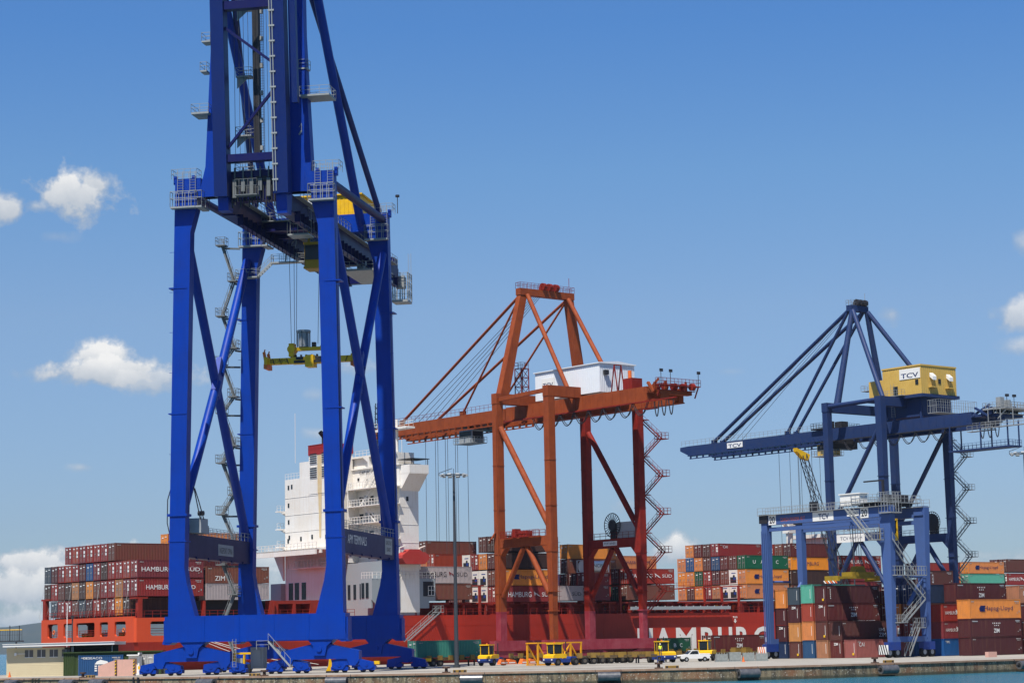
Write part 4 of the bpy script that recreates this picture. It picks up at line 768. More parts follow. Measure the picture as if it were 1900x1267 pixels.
b.box(1.2, 3.2, -24.4, -22.4, 20.4, 20.7); b.box(1.25, 3.15, -24.35, -24.25, 17.7, 18.5); cb = b.build('operator_cab', YEL, tr); b = MB(); b.box(1.4, 3.0, -24.25, -22.6, 18.2, 20.4); b.build('window', GLASS, cb)
b = MB(); fl = [(-1.6, -20.6, 22.4), (-1.6, -24.2, 17.6), (1.5, -26.4, 13.2), (4.5, -26.4, 9.5)]
b.stair((-1.6, -18.6, 22.4), (-1.6, -23.2, 17.5), side=(1, 0, 0)); b.cut(); b.deck(-2.2, -.7, -25.0, -23.2, 17.5, t=.12, step=.6, h=1.6); b.cut()
b.stair((-.4, -26.0, 17.5), (4.5, -26.0, 12.3), side=(0, 1, 0)); b.cut(); b.deck(-.2, 6.5, -26.8, -25.8, 12.2, t=.12, step=.6, h=1.3); b.cut()
b.stair((2.2, -26.2, 12.2), (6.2, -26.2, 8.6), side=(0, 1, 0)); b.cut(); b.stair((6.2, -26.2, 8.6), (1.6, -26.2, 5.2), side=(0, 1, 0)); b.cut(); b.deck(.2, 1.8, -26.8, -25.6, 5.2, t=.12, step=.6); b.cut()
b.stair((4.8, -26.0, 4.4), (2.2, -26.0, .2), side=(0, 1, 0), w=1.0); b.cut(); b.deck(4.6, 6.0, -26.6, -25.4, 4.4, t=.12, step=.5, h=1.4); b.build('stair_flight', GALV, rt_)
YDK = paint('dull_yellow', (.4, .27, .02), .6, .5, (.15, .1, .03), 1.0)
# spreader under the yard gantry
bs_ = thing('container_spreader', 'small dull yellow spreader on long ropes left of the orange crane', 'spreader', G, 71.35, -19.6, 0)
b = MB(); b.box(8.5, 14.5, 33.6, 34.4, 13.4, 14.0); b.box(8.3, 8.7, 33, 35, 13.2, 14.1); b.box(14.3, 14.7, 33, 35, 13.2, 14.1); b.build('spreader_beam', TRAILY, bs_)
b = MB(); b.box(10.3, 12.7, 33.5, 34.5, 14.0, 14.6); b.tube((10.8, 33.4, 15.2), (10.8, 34.6, 15.2), .6, 14); b.tube((12.2, 33.4, 15.2), (12.2, 34.6, 15.2), .6, 14); b.box(11.6, 12.8, 33.6, 34.4, 15.7, 17.2); b.build('headblock', TRAILY, bs_)
ys = thing('container_spreader', 'yellow spreader with hazard striped bar hanging under the blue yard gantry', 'spreader', G, 74.7, -68.6, 0)
b = MB(); b.box(-1.8, 7.2, -16.5, -16.1, 12.0, 12.3); b.box(-1.8, 7.2, -14.5, -14.1, 12.0, 12.3); b.box(1.5, 6.5, -16.4, -14.2, 12.3, 13.0); b.prism([(2.8, 13.0), (5.2, 13.0), (4.8, 13.9), (3.2, 13.9)], 1, -15.9, -14.7); b.box(-2, -1.6, -16.7, -13.9, 11.6, 12.4); b.box(7.0, 7.4, -16.7, -13.9, 11.6, 12.4); b.build('spreader_beam', YDK, ys)
b = MB()
for k in range(5): b.tube((3.0 + .25*k, -15.3 - .2*k, 14.5), (2.5 + .6*k, -15.3, 20.6), .04, 4, caps=False); b.cut()
b.build('hoist_rope', STEEL, ys)
for k in range(6):
    b = MB(); b.prism([(-16.5 + k*.45, 11.3), (-16.3 + k*.45, 11.3), (-15.9 + k*.45, 11.7), (-16.1 + k*.45, 11.7)], 0, -2.08, -2.0); b.build('hazard_stripe', WHITE if k % 2 else OREDM, ys)
# ================================================================ shipping containers
PAL = {  # code: (material, words, door style)
 'h': (paint('c_red', (.3, .015, .015), .5, .3, jitter=.25, streak=.25), 'red', 'marked'), 'r': (paint('c_orange_red', (.38, .045, .022), .5, .25, jitter=.15), 'orange red', 'marked'),
 'm': (paint('c_maroon', (.115, .02, .022), .55, .35, jitter=.3, streak=.3), 'maroon', 'plain'), 'b': (paint('c_brown', (.17, .05, .036), .55, .4, (.14, .07, .04), jitter=.38, streak=.4), 'rusty brown', 'plain'),
 'k': (paint('c_dark_brown', (.075, .035, .03), .6, .4, jitter=.25, streak=.2), 'dark brown', 'plain'), 'o': (paint('c_orange', (.62, .19, .012), .5, .45, (.35, .13, .04), jitter=.2, streak=.25), 'orange', 'plain'),
 't': (paint('c_tan', (.55, .22, .07), .55, .45, jitter=.2, streak=.25), 'light orange', 'plain'), 'u': (paint('c_blue', (.01, .09, .26), .5, .25, jitter=.25), 'blue', 'plain'),
 'g': (paint('c_slate', (.06, .09, .12), .55, .3, jitter=.25), 'slate grey', 'plain'), 'n': (paint('c_green', (.008, .11, .05), .5, .25, jitter=.15), 'dark green', 'plain'),
 'e': (paint('c_mint', (.1, .45, .32), .5, .25, jitter=.1), 'mint green', 'plain'), 'w': (paint('c_reefer', (.68, .66, .6), .5, .2, jitter=.05), 'white refrigerated', 'reefer'),
 'W': (paint('c_pale', (.5, .42, .41), .55, .25, jitter=.05), 'pale grey', 'plain'), 'p': (paint('c_pink', (.36, .1, .09), .6, .35, jitter=.05), 'pinkish red', 'plain'),
 's': (paint('c_silver', (.5, .5, .5), .5, .2), 'silver', 'plain'), 'v': (paint('c_navy', (.015, .035, .1), .55, .3, jitter=.2), 'navy blue', 'plain')}
ROD = paint('lock_rod', (.5, .45, .42), .5, .4, (.1, .06, .04), 3.0, metal=.3)
MESHES = {}; MARKW = paint('code_marking', (.5, .48, .45), .7, .6)
CW = 2.44
def wave(b, x0, x1, z0, z1, y, d, per, along='x'):
    n = max(2, round((x1 - x0)/per)); s = (x1 - x0)/n; pts = []
    for i in range(n):
        q = x0 + i*s; pts += [(q, 0), (q + s*.36, 0), (q + s*.5, 1), (q + s*.86, 1)]
    pts.append((x1, 0)); vs = []
    for (q, k) in pts:
        for z in (z0, z1): vs.append((q, y + d*k, z) if along == 'x' else (y + d*k, q, z))
    b.add(vs, [(2*i, 2*i + 2, 2*i + 3, 2*i + 1) for i in range(len(pts) - 1)])
def box_mesh(L, H, panel=False):
    key = (L, H, panel)
    if key in MESHES: return MESHES[key]
    b = MB(); wave(b, .12, L - .12, .16, H - .1, .01, .05, .29); wave(b, .12, L - .12, .16, H - .1, CW - .01, -.05, .29)
    wave(b, .12, CW - .12, .16, H - .1, L - .03, -.04, .27, 'y')
    if panel: wave(b, .1, CW - .1, .16, H - .1, .03, .04, .27, 'y')
    for x in (0, L - .14):
        for y in (0, CW - .14): b.box(x, x + .14, y, y + .14, 0, H)
    for y in (0, CW - .09): b.box(.14, L - .14, y, y + .09, .02, .16); b.box(.14, L - .14, y, y + .09, H - .1, H - .02)
    for x in (0, L - .09): b.box(x, x + .09, .14, CW - .14, .02, .16); b.box(x, x + .09, .14, CW - .14, H - .1, H - .02)
    b.add([(.05, .05, H - .04), (L - .05, .05, H - .04), (L - .05, CW - .05, H - .04), (.05, CW - .05, H - .04)], [(0, 1, 2, 3)])
    b.add([(.05, .05, .1), (L - .05, .05, .1), (L - .05, CW - .05, .1), (.05, CW - .05, .1)], [(3, 2, 1, 0)])
    for x in (0, L - .18):       # corner castings
        for y in (-.012, CW - .168):
            for z in (-.004, H - .114): b.box(x - .006, x + .186, y, y + .18, z, z + .118)
    for (u, z, w_, h_) in ((L - 1.5, H - .42, 1.1, .13), (L - 1.25, H - .62, .8, .09), (.35, H - .42, .7, .12), (L - .5, H*.3, .18, .3), (L - 1.0, H*.25, .25, .12)):
        b.add([(u, -.006, z), (u + w_*.62, -.006, z), (u + w_*.62, -.006, z + h_), (u, -.006, z + h_)], [(0, 1, 2, 3)], 1); b.add([(u + w_*.7, -.006, z), (u + w_, -.006, z), (u + w_, -.006, z + h_), (u + w_*.7, -.006, z + h_)], [(0, 1, 2, 3)], 1)
    o = b.build('shipping_container', [PAL['h'][0], MARKW]); me = o.data; bpy.data.objects.remove(o); MESHES[key] = me; return me
def door_mesh(H, style):
    key = ('d', H, style)
    if key in MESHES: return MESHES[key]
    b = MB()
    if style == 'reefer':
        b.box(.0, .06, .14, CW - .14, .16, H - .1); b.box(-.02, .0, .35, CW - .35, .25, H*.5, 1); b.box(-.03, -.02, .55, 1.15, H*.3, H*.48, 2); b.box(-.03, -.02, 1.3, 1.9, H*.33, H*.46, 1)
        b.tube((-.03, CW/2 - .2, H*.56), (0, CW/2 - .2, H*.56), .28, 12, mi=1); b.box(-.01, .0, .5, 1.7, H*.74, H*.8, 2)
    else:
        for k in (0, 1):
            y0 = .15 + k*1.08
            b.box(.02, .06, y0, y0 + 1.05, .17, H - .11)
            for j in range(4): zz = .22 + j*(H - .4)/4; b.box(0.0, .02, y0 + .06, y0 + .99, zz + .05, zz + (H - .4)/4 - .05)
            for q in (.28, .78): b.box(-.035, 0.0, y0 + q - .028, y0 + q + .028, .1, H - .06, 1)
            b.box(-.045, -.0, y0 + .25, y0 + .85, H*.42, H*.445, 1); b.box(-.045, 0, y0 + .2, y0 + .5, H*.47, H*.495, 1)
        if style == 'marked':
            for (y, z) in ((.38, .6), (.38, .41), (.62, .6)) if H > 5 else ((.38, .62), (.38, .42)): b.box(-.04, -.02, y - .05, y + .42, H*z - .22, H*z + .22, 2)
            b.add([(-.04, 1.35, H*.86), (-.04, 2.1, H*.9), (-.04, 1.75, H*.8)], [(0, 1, 2)], 2); b.add([(-.04, .35, H*.9), (-.04, .95, H*.9), (-.04, .65, H*.82)], [(0, 1, 2)], 2)
        else: b.box(-.04, -.02, .4, .95, H*.8, H*.84, 2); b.box(-.04, -.02, 1.45, 1.95, H*.74, H*.8, 2)
    o = b.build('door', [PAL['h'][0], ROD if style != 'reefer' else DARK, WHITE if style != 'reefer' else HYBL]); me = o.data; bpy.data.objects.remove(o); MESHES[key] = me; return me
def label_art(c): return c
ORD = ['nearest the quay', 'second from the quay', 'third from the quay', 'fourth from the quay', 'fifth from the quay', 'sixth from the quay', 'seventh from the quay', 'eighth from the quay', 'ninth from the quay', 'tenth from the quay', 'eleventh from the quay', 'twelfth from the quay', 'farthest from the quay']
TIER = ['bottom', 'second', 'third', 'fourth', 'top']
def container(code, a, b_, z, L, H, label, group, panel=False, fr=G, rot=0):
    mat, words, style = PAL[code]
    o = bpy.data.objects.new('shipping_container', box_mesh(L, H, panel)); COL.objects.link(o)
    o.location = fr.w(a, b_, z); o.rotation_euler = (0, 0, fr.rz + rot)
    o.material_slots[0].link = 'OBJECT'; o.material_slots[0].material = mat
    tag(o, f'{words} container ' + label, 'container', group)
    if not panel:
        d = bpy.data.objects.new('end_unit' if style == 'reefer' else 'door', door_mesh(H, style)); COL.objects.link(d); d.parent = o
        d.material_slots[0].link = 'OBJECT'; d.material_slots[0].material = mat
    return o
CT = {}
def logo_hs(o, L, z, w, mat, logo=None, h=.75, x=None):
    x = L/2 if x is None else x; text('HAMBURG', w*.56, h, mat, o, (x - w*.25, -.012, z)); text('SÜD', w*.25, h, mat, o, (x + w*.41, -.012, z + .08))
    b = MB(); c = x + w*.16; b.add([(c - .7, -.014, z + .55), (c + .1, -.014, z + .05), (c - .25, -.014, z + .1), (c - .5, -.014, z - .3)], [(0, 1, 2, 3)]); b.add([(c + .0, -.014, z + .2), (c + .9, -.014, z - .4), (c + .3, -.014, z - .25), (c - .1, -.014, z + .02)], [(0, 1, 2, 3)]); b.build('emblem', logo or mat, o)
def logo_hl(o, L, z, w, mat=None):
    text('Hapag-Lloyd', w*.62, .85, NAVYT, o, (L*.56, -.012, z)); b = MB(); c = L*.2
    for s_ in (0, .55):
        b.add([(c + s_ + .1, -.014, z + .5), (c + s_ + .75, -.014, z + .5), (c + s_ + .45, -.014, z + .05), (c + s_ + .65, -.014, z - .4), (c + s_, -.014, z - .4), (c + s_ - .25, -.014, z)], [(0, 1, 2, 3, 4, 5)])
    b.build('emblem', NAVYT, o)
NAVYT = paint('navy_lettering', (.01, .02, .12), .6, .1)
def logo_zim(o, L, H, mat=None):
    text('ZIM', 1.35, .62, WHITE, o, (L*.5, -.012, H*.34), bold=.02)
    b = MB()
    for i in range(5): b.box(L*.5 - .9 + i*.42, L*.5 - .75 + i*.42, -.016, -.01, H*.72, H*.79); b.cut()
    for i in range(3): b.box(L*.5 - .45 + i*.42, L*.5 - .3 + i*.42, -.016, -.01, H*.6, H*.66); b.cut()
    b.build('star_mark', WHITE, o); b = MB(); b.box(.5, 1.7, -.016, -.01, H*.84, H*.9); b.box(L - 1.4, L - .5, -.016, -.01, H*.84, H*.9); b.build('number_mark', GREYP, o)
def bay(name, a0, L, tiers, where):
    """tiers: (z, H, first column, codes from the quay side outwards)"""
    n = 0
    for ti, (z, H, c0, codes) in enumerate(tiers):
        for i, ch in enumerate(codes):
            c = c0 + i
            if ch == '.': continue
            o = container(ch, a0, .05 + c*2.52, z, L, H, f'{ORD[min(c, 12)]}, {TIER[ti]} tier, {where}', 'containers stacked on the ship')
            CT[(name, ti, c)] = o
bay('stern', .55, 12.19, [(9.05, 2.75, 1, 'kohbhmgbhhg'), (11.95, 2.85, 0, 'hhthhboktkbhk'), (14.95, 2.85, 0, 'hrhhkhumhrhmg'), (17.98, 2.9, 3, 'bhhhhrh')], 'stern bay of ship')
bay('second', 13.3, 12.19, [(8.9, 2.6, 2, 'khmb'), (11.3, 2.7, 0, 'WbhmbokhmbhkM'.replace('M', 'm')), (14.05, 2.75, 0, 'bmhkhbmhokhbm'), (16.9, 2.9, 2, 'mbhkmboh'), (19.9, 2.9, 3, 'obo')], 'second bay from the stern')
bay('middle', 56.6, 12.19, [(11.2, 2.8, 0, 'bgmb'), (14.1, 3.0, 0, 'Wbmh')], 'bay just forward of white deckhouse')
bay('cabbay', 76.2, 12.19, [(10.75, 2.9, 0, 'hhwwwbm'), (13.75, 2.9, 0, 'obwwbmk'), (16.85, 2.9, 0, 'kmohw'), (20.0, 2.9, 0, 'kkb')], 'bay left of the orange crane')
for c, ch, z in ((8, 'h', 14.9), (9, 'm', 14.9), (8, 'r', 17.85), (9, 'o', 17.85), (9, 'b', 20.45), (8, 'k', 12), (9, 'k', 12)):
    container(ch, 76.2, c*2.52 + 1.1 - .0, z, 12.19, 2.59, f'{["low", "middle", "upper", "topmost"][min(3, int((z - 11.9)/2.8))]} in the {ORD[c]} row between deckhouse and orange crane', 'containers stacked on the ship')
bay('short', 89.2, 6.06, [(10.95, 2.75, 0, 'Wb')], 'short bay between the orange crane legs')
bay('tank', 95.8, 6.06, [(10.95, 2.9, 0, 'hhm'), (13.85, 2.3, 0, 'hmbu')], 'bay under the white tank')
bay('legbay', 106.6, 12.19, [(11.0, 2.9, 0, 'bnhhmh'), (14.1, 2.9, 0, 'hmhhbh'), (17.1, 2.6, 2, 'oho')], 'bay behind the orange crane right legs')
bay('green', 138.6, 12.19, [(11.2, 2.85, 0, 'owwthobo'), (14.15, 2.9, 0, 'owbmhnoo'), (17.15, 2.75, 0, 'nbmubouo'), (20.0, 2.6, 3, 'hbmo')], 'bay right of the orange crane')
bay('white_mast', 151.9, 12.0, [(11.1, 2.8, 0, 'bmb'), (14.0, 2.9, 0, 'kmo'), (17.0, 2.55, 0, 'obto'), (19.65, 2.8, 0, 'mbhmo'), (20.2, 2.6, 5, 'ue')], 'bay behind the yard gantry left legs')
bay('through', 166.9, 12.19, [(11.9, 2.8, 0, 'hm'), (14.8, 2.55, 0, 'hb'), (17.4, 2.7, 0, 'hm')], 'bay seen through the yard gantry')
bay('forward', 192.5, 12.19, [(12.4, 2.9, 0, 'hb'), (15.9, 2.9, 0, 'hm')], 'bay right of yard gantry')
bay('bow', 208.0, 12.19, [(11.0, 2.5, 0, 'm'), (13.8, 2.6, 0, 'eo'), (16.5, 2.6, 0, 'om')], 'bay far right above the yard stacks')
bay('last', 221.5, 12.19, [(11.2, 2.5, 0, 'm'), (14.0, 2.6, 0, 'h'), (16.9, 2.9, 0, 'bm')], 'last bay at the right edge')
o = CT[('stern', 2, 0)]; logo_hs(o, 12.2, 1.35, 10.2, WHITE)
o = CT[('stern', 1, 0)]; logo_hs(o, 12.2, 1.45, 8.6, WHITE)
o = CT[('second', 2, 0)]; text('ZIM', 1.9, .75, WHITE, o, (2.6, -.012, .8)); 
o = CT[('middle', 1, 0)]; logo_hs(o, 12.2, 1.6, 9.4, DARK, PAL['h'][0], .9)
o = CT[('cabbay', 0, 0)]; logo_hs(o, 12.2, 1.35, 9.8, WHITE, h=.95)
o = CT[('cabbay', 1, 0)]; logo_hl(o, 12.2, 1.5, 11.5)
o = CT[('short', 0, 0)]; text('SÜD', 2.2, .8, DARK, o, (4.4, -.012, 1.3))
o = CT[('legbay', 1, 0)]; logo_hs(o, 12.2, 1.5, 10.2, WHITE)
o = CT[('green', 2, 0)]
for i, ch in enumerate('UASC'): text(ch, .75, .7, WHITE, o, (2.4 + i*2.2, -.012, 1.4))
for k in (0, 1): logo_hl(CT[('green', k, 0)], 12.2, 1.4, 10.5 if k else 7.5)
for k in (2, 1): logo_hs(CT[('through', k, 0)], 12.2, 1.35, 10.5, WHITE)
text('HAMBURG', 5.0, .7, NAVYT, CT[('white_mast', 2, 0)], (5.5, -.012, 1.3)); text('CAI', 1.2, .5, WHITE, CT[('white_mast', 3, 0)], (1.6, -.012, 2.0))
text('CAI', 1.3, .55, WHITE, CT[('green', 3, 3)], (1.8, -.012, 1.9)); logo_hl(CT[('bow', 2, 0)], 12.2, 1.3, 10.5); logo_hs(CT[('last', 1, 0)], 12.2, 1.3, 7, WHITE, x=4); text('HAPAG-LLOYD', 6.5, .6, NAVYT, CT[('legbay', 2, 2)], (7.6, -.012, 1.3))
# white tank in a frame
tk = thing('tank_container', 'white tank with dark lettering sitting on the ship containers between crane legs', 'tank container', G, 95.8, .05, 16.25)
b = MB(); b.tube((.2, 1.22, 1.1), (5.9, 1.22, 1.1), 1.08, 20); b.build('tank', WHITE, tk); b = MB()
for x in (0, 5.9): b.box(x, x + .15, 0, .15, 0, 2.3); b.box(x, x + .15, 2.29, 2.44, 0, 2.3); b.box(x, x + .15, .15, 2.29, 2.2, 2.3); b.box(x, x + .15, .15, 2.29, 0, .1)
b.build('frame', WHITE, tk); text('CONCISA', 4.6, .62, DARK, tk, (3.0, .12, 1.25)); container('o', 96, 5.1, 19.0, 12.19, 2.75, 'high above the white tank between crane legs', 'containers stacked on the ship'); container('b', 96, 5.1, 16.2, 12.19, 2.75, 'directly under the high orange one behind the white tank', 'containers stacked on the ship')
# ================================================================ the ship
sh = thing('container_ship', 'red hulled container ship with white deckhouse moored behind the cranes', 'ship', G, 0, 0, 0)
def hull_part():
    b = MB(); out = [(0, .5), (.6, 0), (205, 0), (228, 3.5), (246, 9.5), (254, 16.5), (246, 23.5), (228, 29.5), (205, 33), (.6, 33), (0, 32.5)]
    low = [(7, 4), (14, 1.2), (200, .6), (222, 6), (236, 12), (240, 16.5), (236, 21), (222, 27), (200, 32.4), (14, 31.8), (7, 29)]
    n = len(out); v = [(x, y, 4.6) for x, y in out] + [(x + (0 if x > 1 else .9), y + (.35 if y < 1 else -.35 if y > 32 else 0), 1.6) if x < 2 else (x, y, 1.6) for x, y in out] + [(x, y, -2.5) for x, y in low]
    f = [(i, i + n, (i + 1) % n + n, (i + 1) % n) for i in range(n)] + [(i + n, i + 2*n, (i + 1) % n + 2*n, (i + 1) % n + n) for i in range(n)] + [tuple(range(n))]
    b.add(v, f); b.box(28, 200, .0, 33, 4.601, 8.45)
    b.prism([(200, 0), (205, 0), (228, 3.5), (246, 9.5), (256, 16.5), (246, 23.5), (228, 29.5), (205, 33), (200, 33)], 2, 4.602, 11.4)
    return b
b = hull_part()
for z in (6.55, 3.0): b.box(30, 190, -.02, 0, z, z + .05)
for x in range(40, 190, 12): b.box(x, x + .05, -.02, 0, 1.6, 8.4)
b.build('hull', HULL, sh)
def holes(b, axis, c0, c1, lo, hi, z0, z1, oz0, oz1, ops):   # wall with rounded openings
    def bx(u0, u1, w0, w1):
        if axis == 'y': b.box(c0, c1, u0, u1, w0, w1)
        else: b.box(u0, u1, c0, c1, w0, w1)
    bx(lo, hi, z0, oz0); bx(lo, hi, oz1, z1); e = lo
    for u0, u1 in ops:
        bx(e, u0, oz0, oz1); e = u1
        for (u, su) in ((u0, 1), (u1, -1)):
            for (w, sw) in ((oz0, 1), (oz1, -1)):
                tri = [(u, w), (u + su*.28, w), (u, w + sw*.28)]; b.prism([(q[0], q[1]) for q in tri], 0 if axis == 'y' else 1, c0 + .02, c1 - .02)
    bx(e, hi, oz0, oz1)
b = MB(); OP = [(3.0, 6.7), (8.9, 11.7), (13.5, 19.9), (21.4, 24.5), (26.6, 30.4)]
holes(b, 'y', 0, .35, .35, 32.65, 4.6, 8.75, 5.65, 8.0, OP)
holes(b, 'x', 0.01, .35, .35, 28, 4.601, 8.5, 5.6, 7.9, [(2.9, 6.6), (10.5, 14.5), (19.5, 24)]); holes(b, 'x', 32.65, 32.99, .35, 28, 4.601, 8.5, 5.6, 7.9, [(2, 9), (11, 18), (20, 26)])
b.prism([(0, .35), (.35, .01), (.35, .35)], 2, 4.601, 8.5); b.build('stern_bulwark', paint('hull_red_sunlit', (.62, .075, .022), .55, .35, (.45, .06, .03), .12, streak=.15), sh)  # hull red brightened towards orange, sunlight on the stern put into the colour
b = MB(); b.box(.36, 28, .36, 32.64, 8.35, 8.5); b.box(26.5, 28, .36, 32.64, 4.61, 8.34)
b.build('mooring_deckhead', DECKR, sh)
b = MB()
for u0, u1 in OP:
    for z in (6.0, 6.35, 6.7): b.tube((.5, u0, z), (.5, u1, z), .04, 5)
    for k in range(4): b.tube((.5, u0 + .2 + k*(u1 - u0 - .4)/3, 5.3), (.5, u0 + .2 + k*(u1 - u0 - .4)/3, 6.7), .04, 5)
    b.cut()
for z in (6.0, 6.4, 6.8): b.tube((2.9, .45, z), (6.6, .45, z), .04, 5)
b.build('railing', DECKR, sh)
for y in (22.8, 9.9, 15, 17.5):
    b = MB(); b.tube((3.5, y - .7, 5.6), (3.5, y + .7, 5.6), .6, 12); b.box(3, 4, y - .9, y - .7, 4.6, 6.3); b.box(3, 4, y + .7, y + .9, 4.6, 6.3); b.build('mooring_winch', YEL if y != 15 else GREYP, sh)
b = MB()
for y in (4.4, 28.8): b.path([(.42, y + .32*math.cos(t*.785), 6.6 + .32*math.sin(t*.785)) for t in range(9)], .09, 6); b.cut()
b.build('lifebuoy', OREDM, sh)
# deck edge: railings, lashing frames, coaming, hatch covers
b = MB(); b.rail([(.3, .3, 8.76), (.3, 32.6, 8.76)], step=1.3, r=.045); b.cut(); b.rail([(.3, .2, 8.5), (43, .2, 8.5)], step=1.5, r=.045); b.cut(); b.rail([(60, .2, 8.46), (190, .2, 8.46)], step=1.5, r=.045); b.build('deck_railing', DECKR, sh)
for i in range(13):
    b = MB(); y = 2.4 + i*2.5; b.tube((.4, y + 1.9, 8.9), (.5, y + .3, 11.9 if i % 4 else 14.5), .03, 5); b.build('lashing_rod', SHIPW, sh)
b = MB(); b.box(.6, 1.4, -.0, .8, 8.5, 11.55); b.box(0.3, 2.4, 0, 2.3, 11.55, 11.8); b.cut(); b.box(12.8, 13.2, .1, 1.0, 8.5, 11.2); b.cut(); b.box(25.6, 26.6, .1, 1.5, 8.5, 11.2); b.cut()
b.box(.2, .9, 31.6, 32.6, 8.5, 12.1); b.box(.2, 1.2, 30.2, 33.2, 12.0, 12.3); b.build('container_stanchion', DECKR, sh)
b = MB(); b.box(1.2, 27, 3.2, 30, 8.5, 9.0); b.box(1.5, 27, 2.7, 2.9, 8.5, 11.2)
b.build('stern_hatch_cover', DARK, sh)
b = MB(); b.box(27, 40, .5, 3.5, 10.6, 11.15); b.box(27, 27.6, .5, 3, 8.5, 10.6); b.box(30.5, 31.1, .5, 3, 8.5, 10.6); b.box(39.4, 40, .5, 3, 8.5, 10.6); b.box(34, 36.5, .4, 3, 8.5, 11.2); b.box(28, 40, 3.4, 3.6, 8.5, 11.0); b.build('lashing_bridge', DECKR, sh)
b = MB(); b.box(58, 192, 2.6, 30.5, 8.46, 10.2); b.box(58, 192, 2.2, 31, 10.2, 10.75); b.build('hatch_coaming', DECKR, sh)
for i, x in enumerate(range(62, 190, 5)):
    b = MB(); b.box(x, x + .35 + .25*(i % 3 == 0), .5, 1.6, 8.46, 10.65); b.box(x - 1.8, x + 1.8, .45, 2.3, 10.4, 10.65)
    if i % 3 == 0: b.box(x + .6, x + 1.6, 1.0, 2.4, 8.46, 9.9)
    b.build('deck_stanchion', DECKR, sh)
for i in range(26):
    b = MB(); x = 63 + i*4.9; b.box(x, x + .9, 2.12, 2.2, 9.2, 10.0); b.build('deck_fitting', [OREDM, DARK, SHIPW, DARK, YEL][i % 5], sh)
for a_ in (56.0, 70.5, 104.6, 136.4):
    b = MB(); w_ = 1.1
    for y in (.2, 5, 10): b.box(a_, a_ + .4, y, y + .4, 8.46, 13.8)
    b.box(a_, a_ + w_, 0.2, 30, 13.6, 13.8); b.rail([(a_, .3, 13.8), (a_, 30, 13.8)], step=2); b.build('lashing_bridge', DECKR, sh)
b = MB(); b.box(106.5, 133, -.9, -.55, 9.1, 9.7); b.box(106.5, 133, -.3, .1, 9.1, 9.2)
for i in range(14): b.beam((107 + i*1.9, -.6, 8.9), (108 + i*1.9, -.6, 9.8), .12, .12)
b.build('stowed_gangway', GREYP, sh)
b = MB(); b.box(49.6, 52.4, .12, .19, 15.6, 16.9); b.cut(); b.box(53.2, 56.6, .12, .19, 15.6, 16.9); b.build('deck_opening_shade', DARK, sh)  # flat dark panels painted as the shade inside deck openings
b = MB(); b.rail([(46.7, -.05, 14.95), (60.2, -.05, 14.95)], h=1.1, step=.9, r=.05); b.cut(); b.rail([(46.7, 3.3, 14.95), (46.7, .1, 14.95)], h=1.1, step=.8); b.build('side_railing', SHIPW, sh)
# letters on the side
def hull_text(s, x0, x1, z0, z1): text(s, x1 - x0, z1 - z0, SHIPW, sh, ((x0 + x1)/2, -.06, (z0 + z1)/2), bold=.03)
for ch, x0, x1 in (('H', 108.6, 112.6), ('A', 113.0, 117.8), ('M', 118.7, 124.1), ('B', 125.4, 128.9), ('U', 130.1, 134.0), ('R', 135.1, 138.9), ('G', 140.0, 144.6), ('S', 149, 152.6), ('Ü', 153.8, 157.8), ('D', 159, 162.6)): hull_text(ch, x0, x1, .95, 5.6 if ch != 'Ü' else 6.6)
for x in (95.5, 134.3): hull_text('TUG', x, x + 1.3, 7.35, 7.7); b = MB(); b.add([(x + .45, -.05, 7.2), (x + .85, -.05, 7.2), (x + .85, -.05, 6.8), (x + 1.1, -.05, 6.8), (x + .65, -.05, 6.3), (x + .2, -.05, 6.8), (x + .45, -.05, 6.8)], [tuple(range(7))]); b.build('tug_mark', SHIPW, sh)
# deckhouse
b = MB(); b.box(48, 52.8, 14.6, 29.8, 9.0, 31.0); b.box(52.8, 56.9, 0, 29.8, 9.0, 31.0); b.box(48, 56.5, 14.6, 29.8, 31, 34.2); b.box(52.8, 56.9, 0, 14.6, 31, 35.0); b.box(53.2, 57.1, 1.4, 26, 35.25, 37.4)
b.box(48.05, 56, 21.7, 24.9, 34.2, 37.1)
for z in (17.6, 21.2, 24.4, 27.5, 30.7): b.box(47.95, 48, 14.6, 29.8, z, z + .06); b.box(48, 52.8, 14.56, 14.6, z, z + .06); b.box(52.8, 56.9, -.04, 0, z, z + .06)
for k in range(3): b.box(46.6, 48.0, 29.8, 31.0, 21.6 + k*3.3, 21.8 + k*3.3); b.prism([(29.8, 20.8 + k*3.3), (31.8, 21.6 + k*3.3), (29.8, 21.6 + k*3.3)], 0, 48.2, 50)
dh = b.build('deckhouse', SHIPW, sh)
b = MB(); b.box(47.94, 52.8, 14.5, 21.6, 31.0, 38.1); fn = b.build('funnel', SHIPW, sh); b = MB(); b.box(47.85, 52.9, 14.4, 21.7, 38.1, 39.9)
for k in range(16): b.box(47.78, 47.85, 14.5 + k*.46, 14.6 + k*.46, 39.2, 39.9)
b.box(47.78, 47.9, 14.4, 21.7, 39.9, 39.98); b.build('funnel_band', paint('funnel_red', (.4, .03, .03), .5, .3, scale=.5), fn)
for i, y in enumerate((19.6, 18.4, 17.0, 15.6)):
    b = MB(); b.tube((50, y, 39.5), (50, y, 41.6), .45, 10); b.path([(50 - .9*math.sin(t*.45), y, 41.5 + .9*(math.cos(t*.45 - 1.57))) for t in range(7)], .45, 8); b.build('exhaust_pipe', DARK, fn)
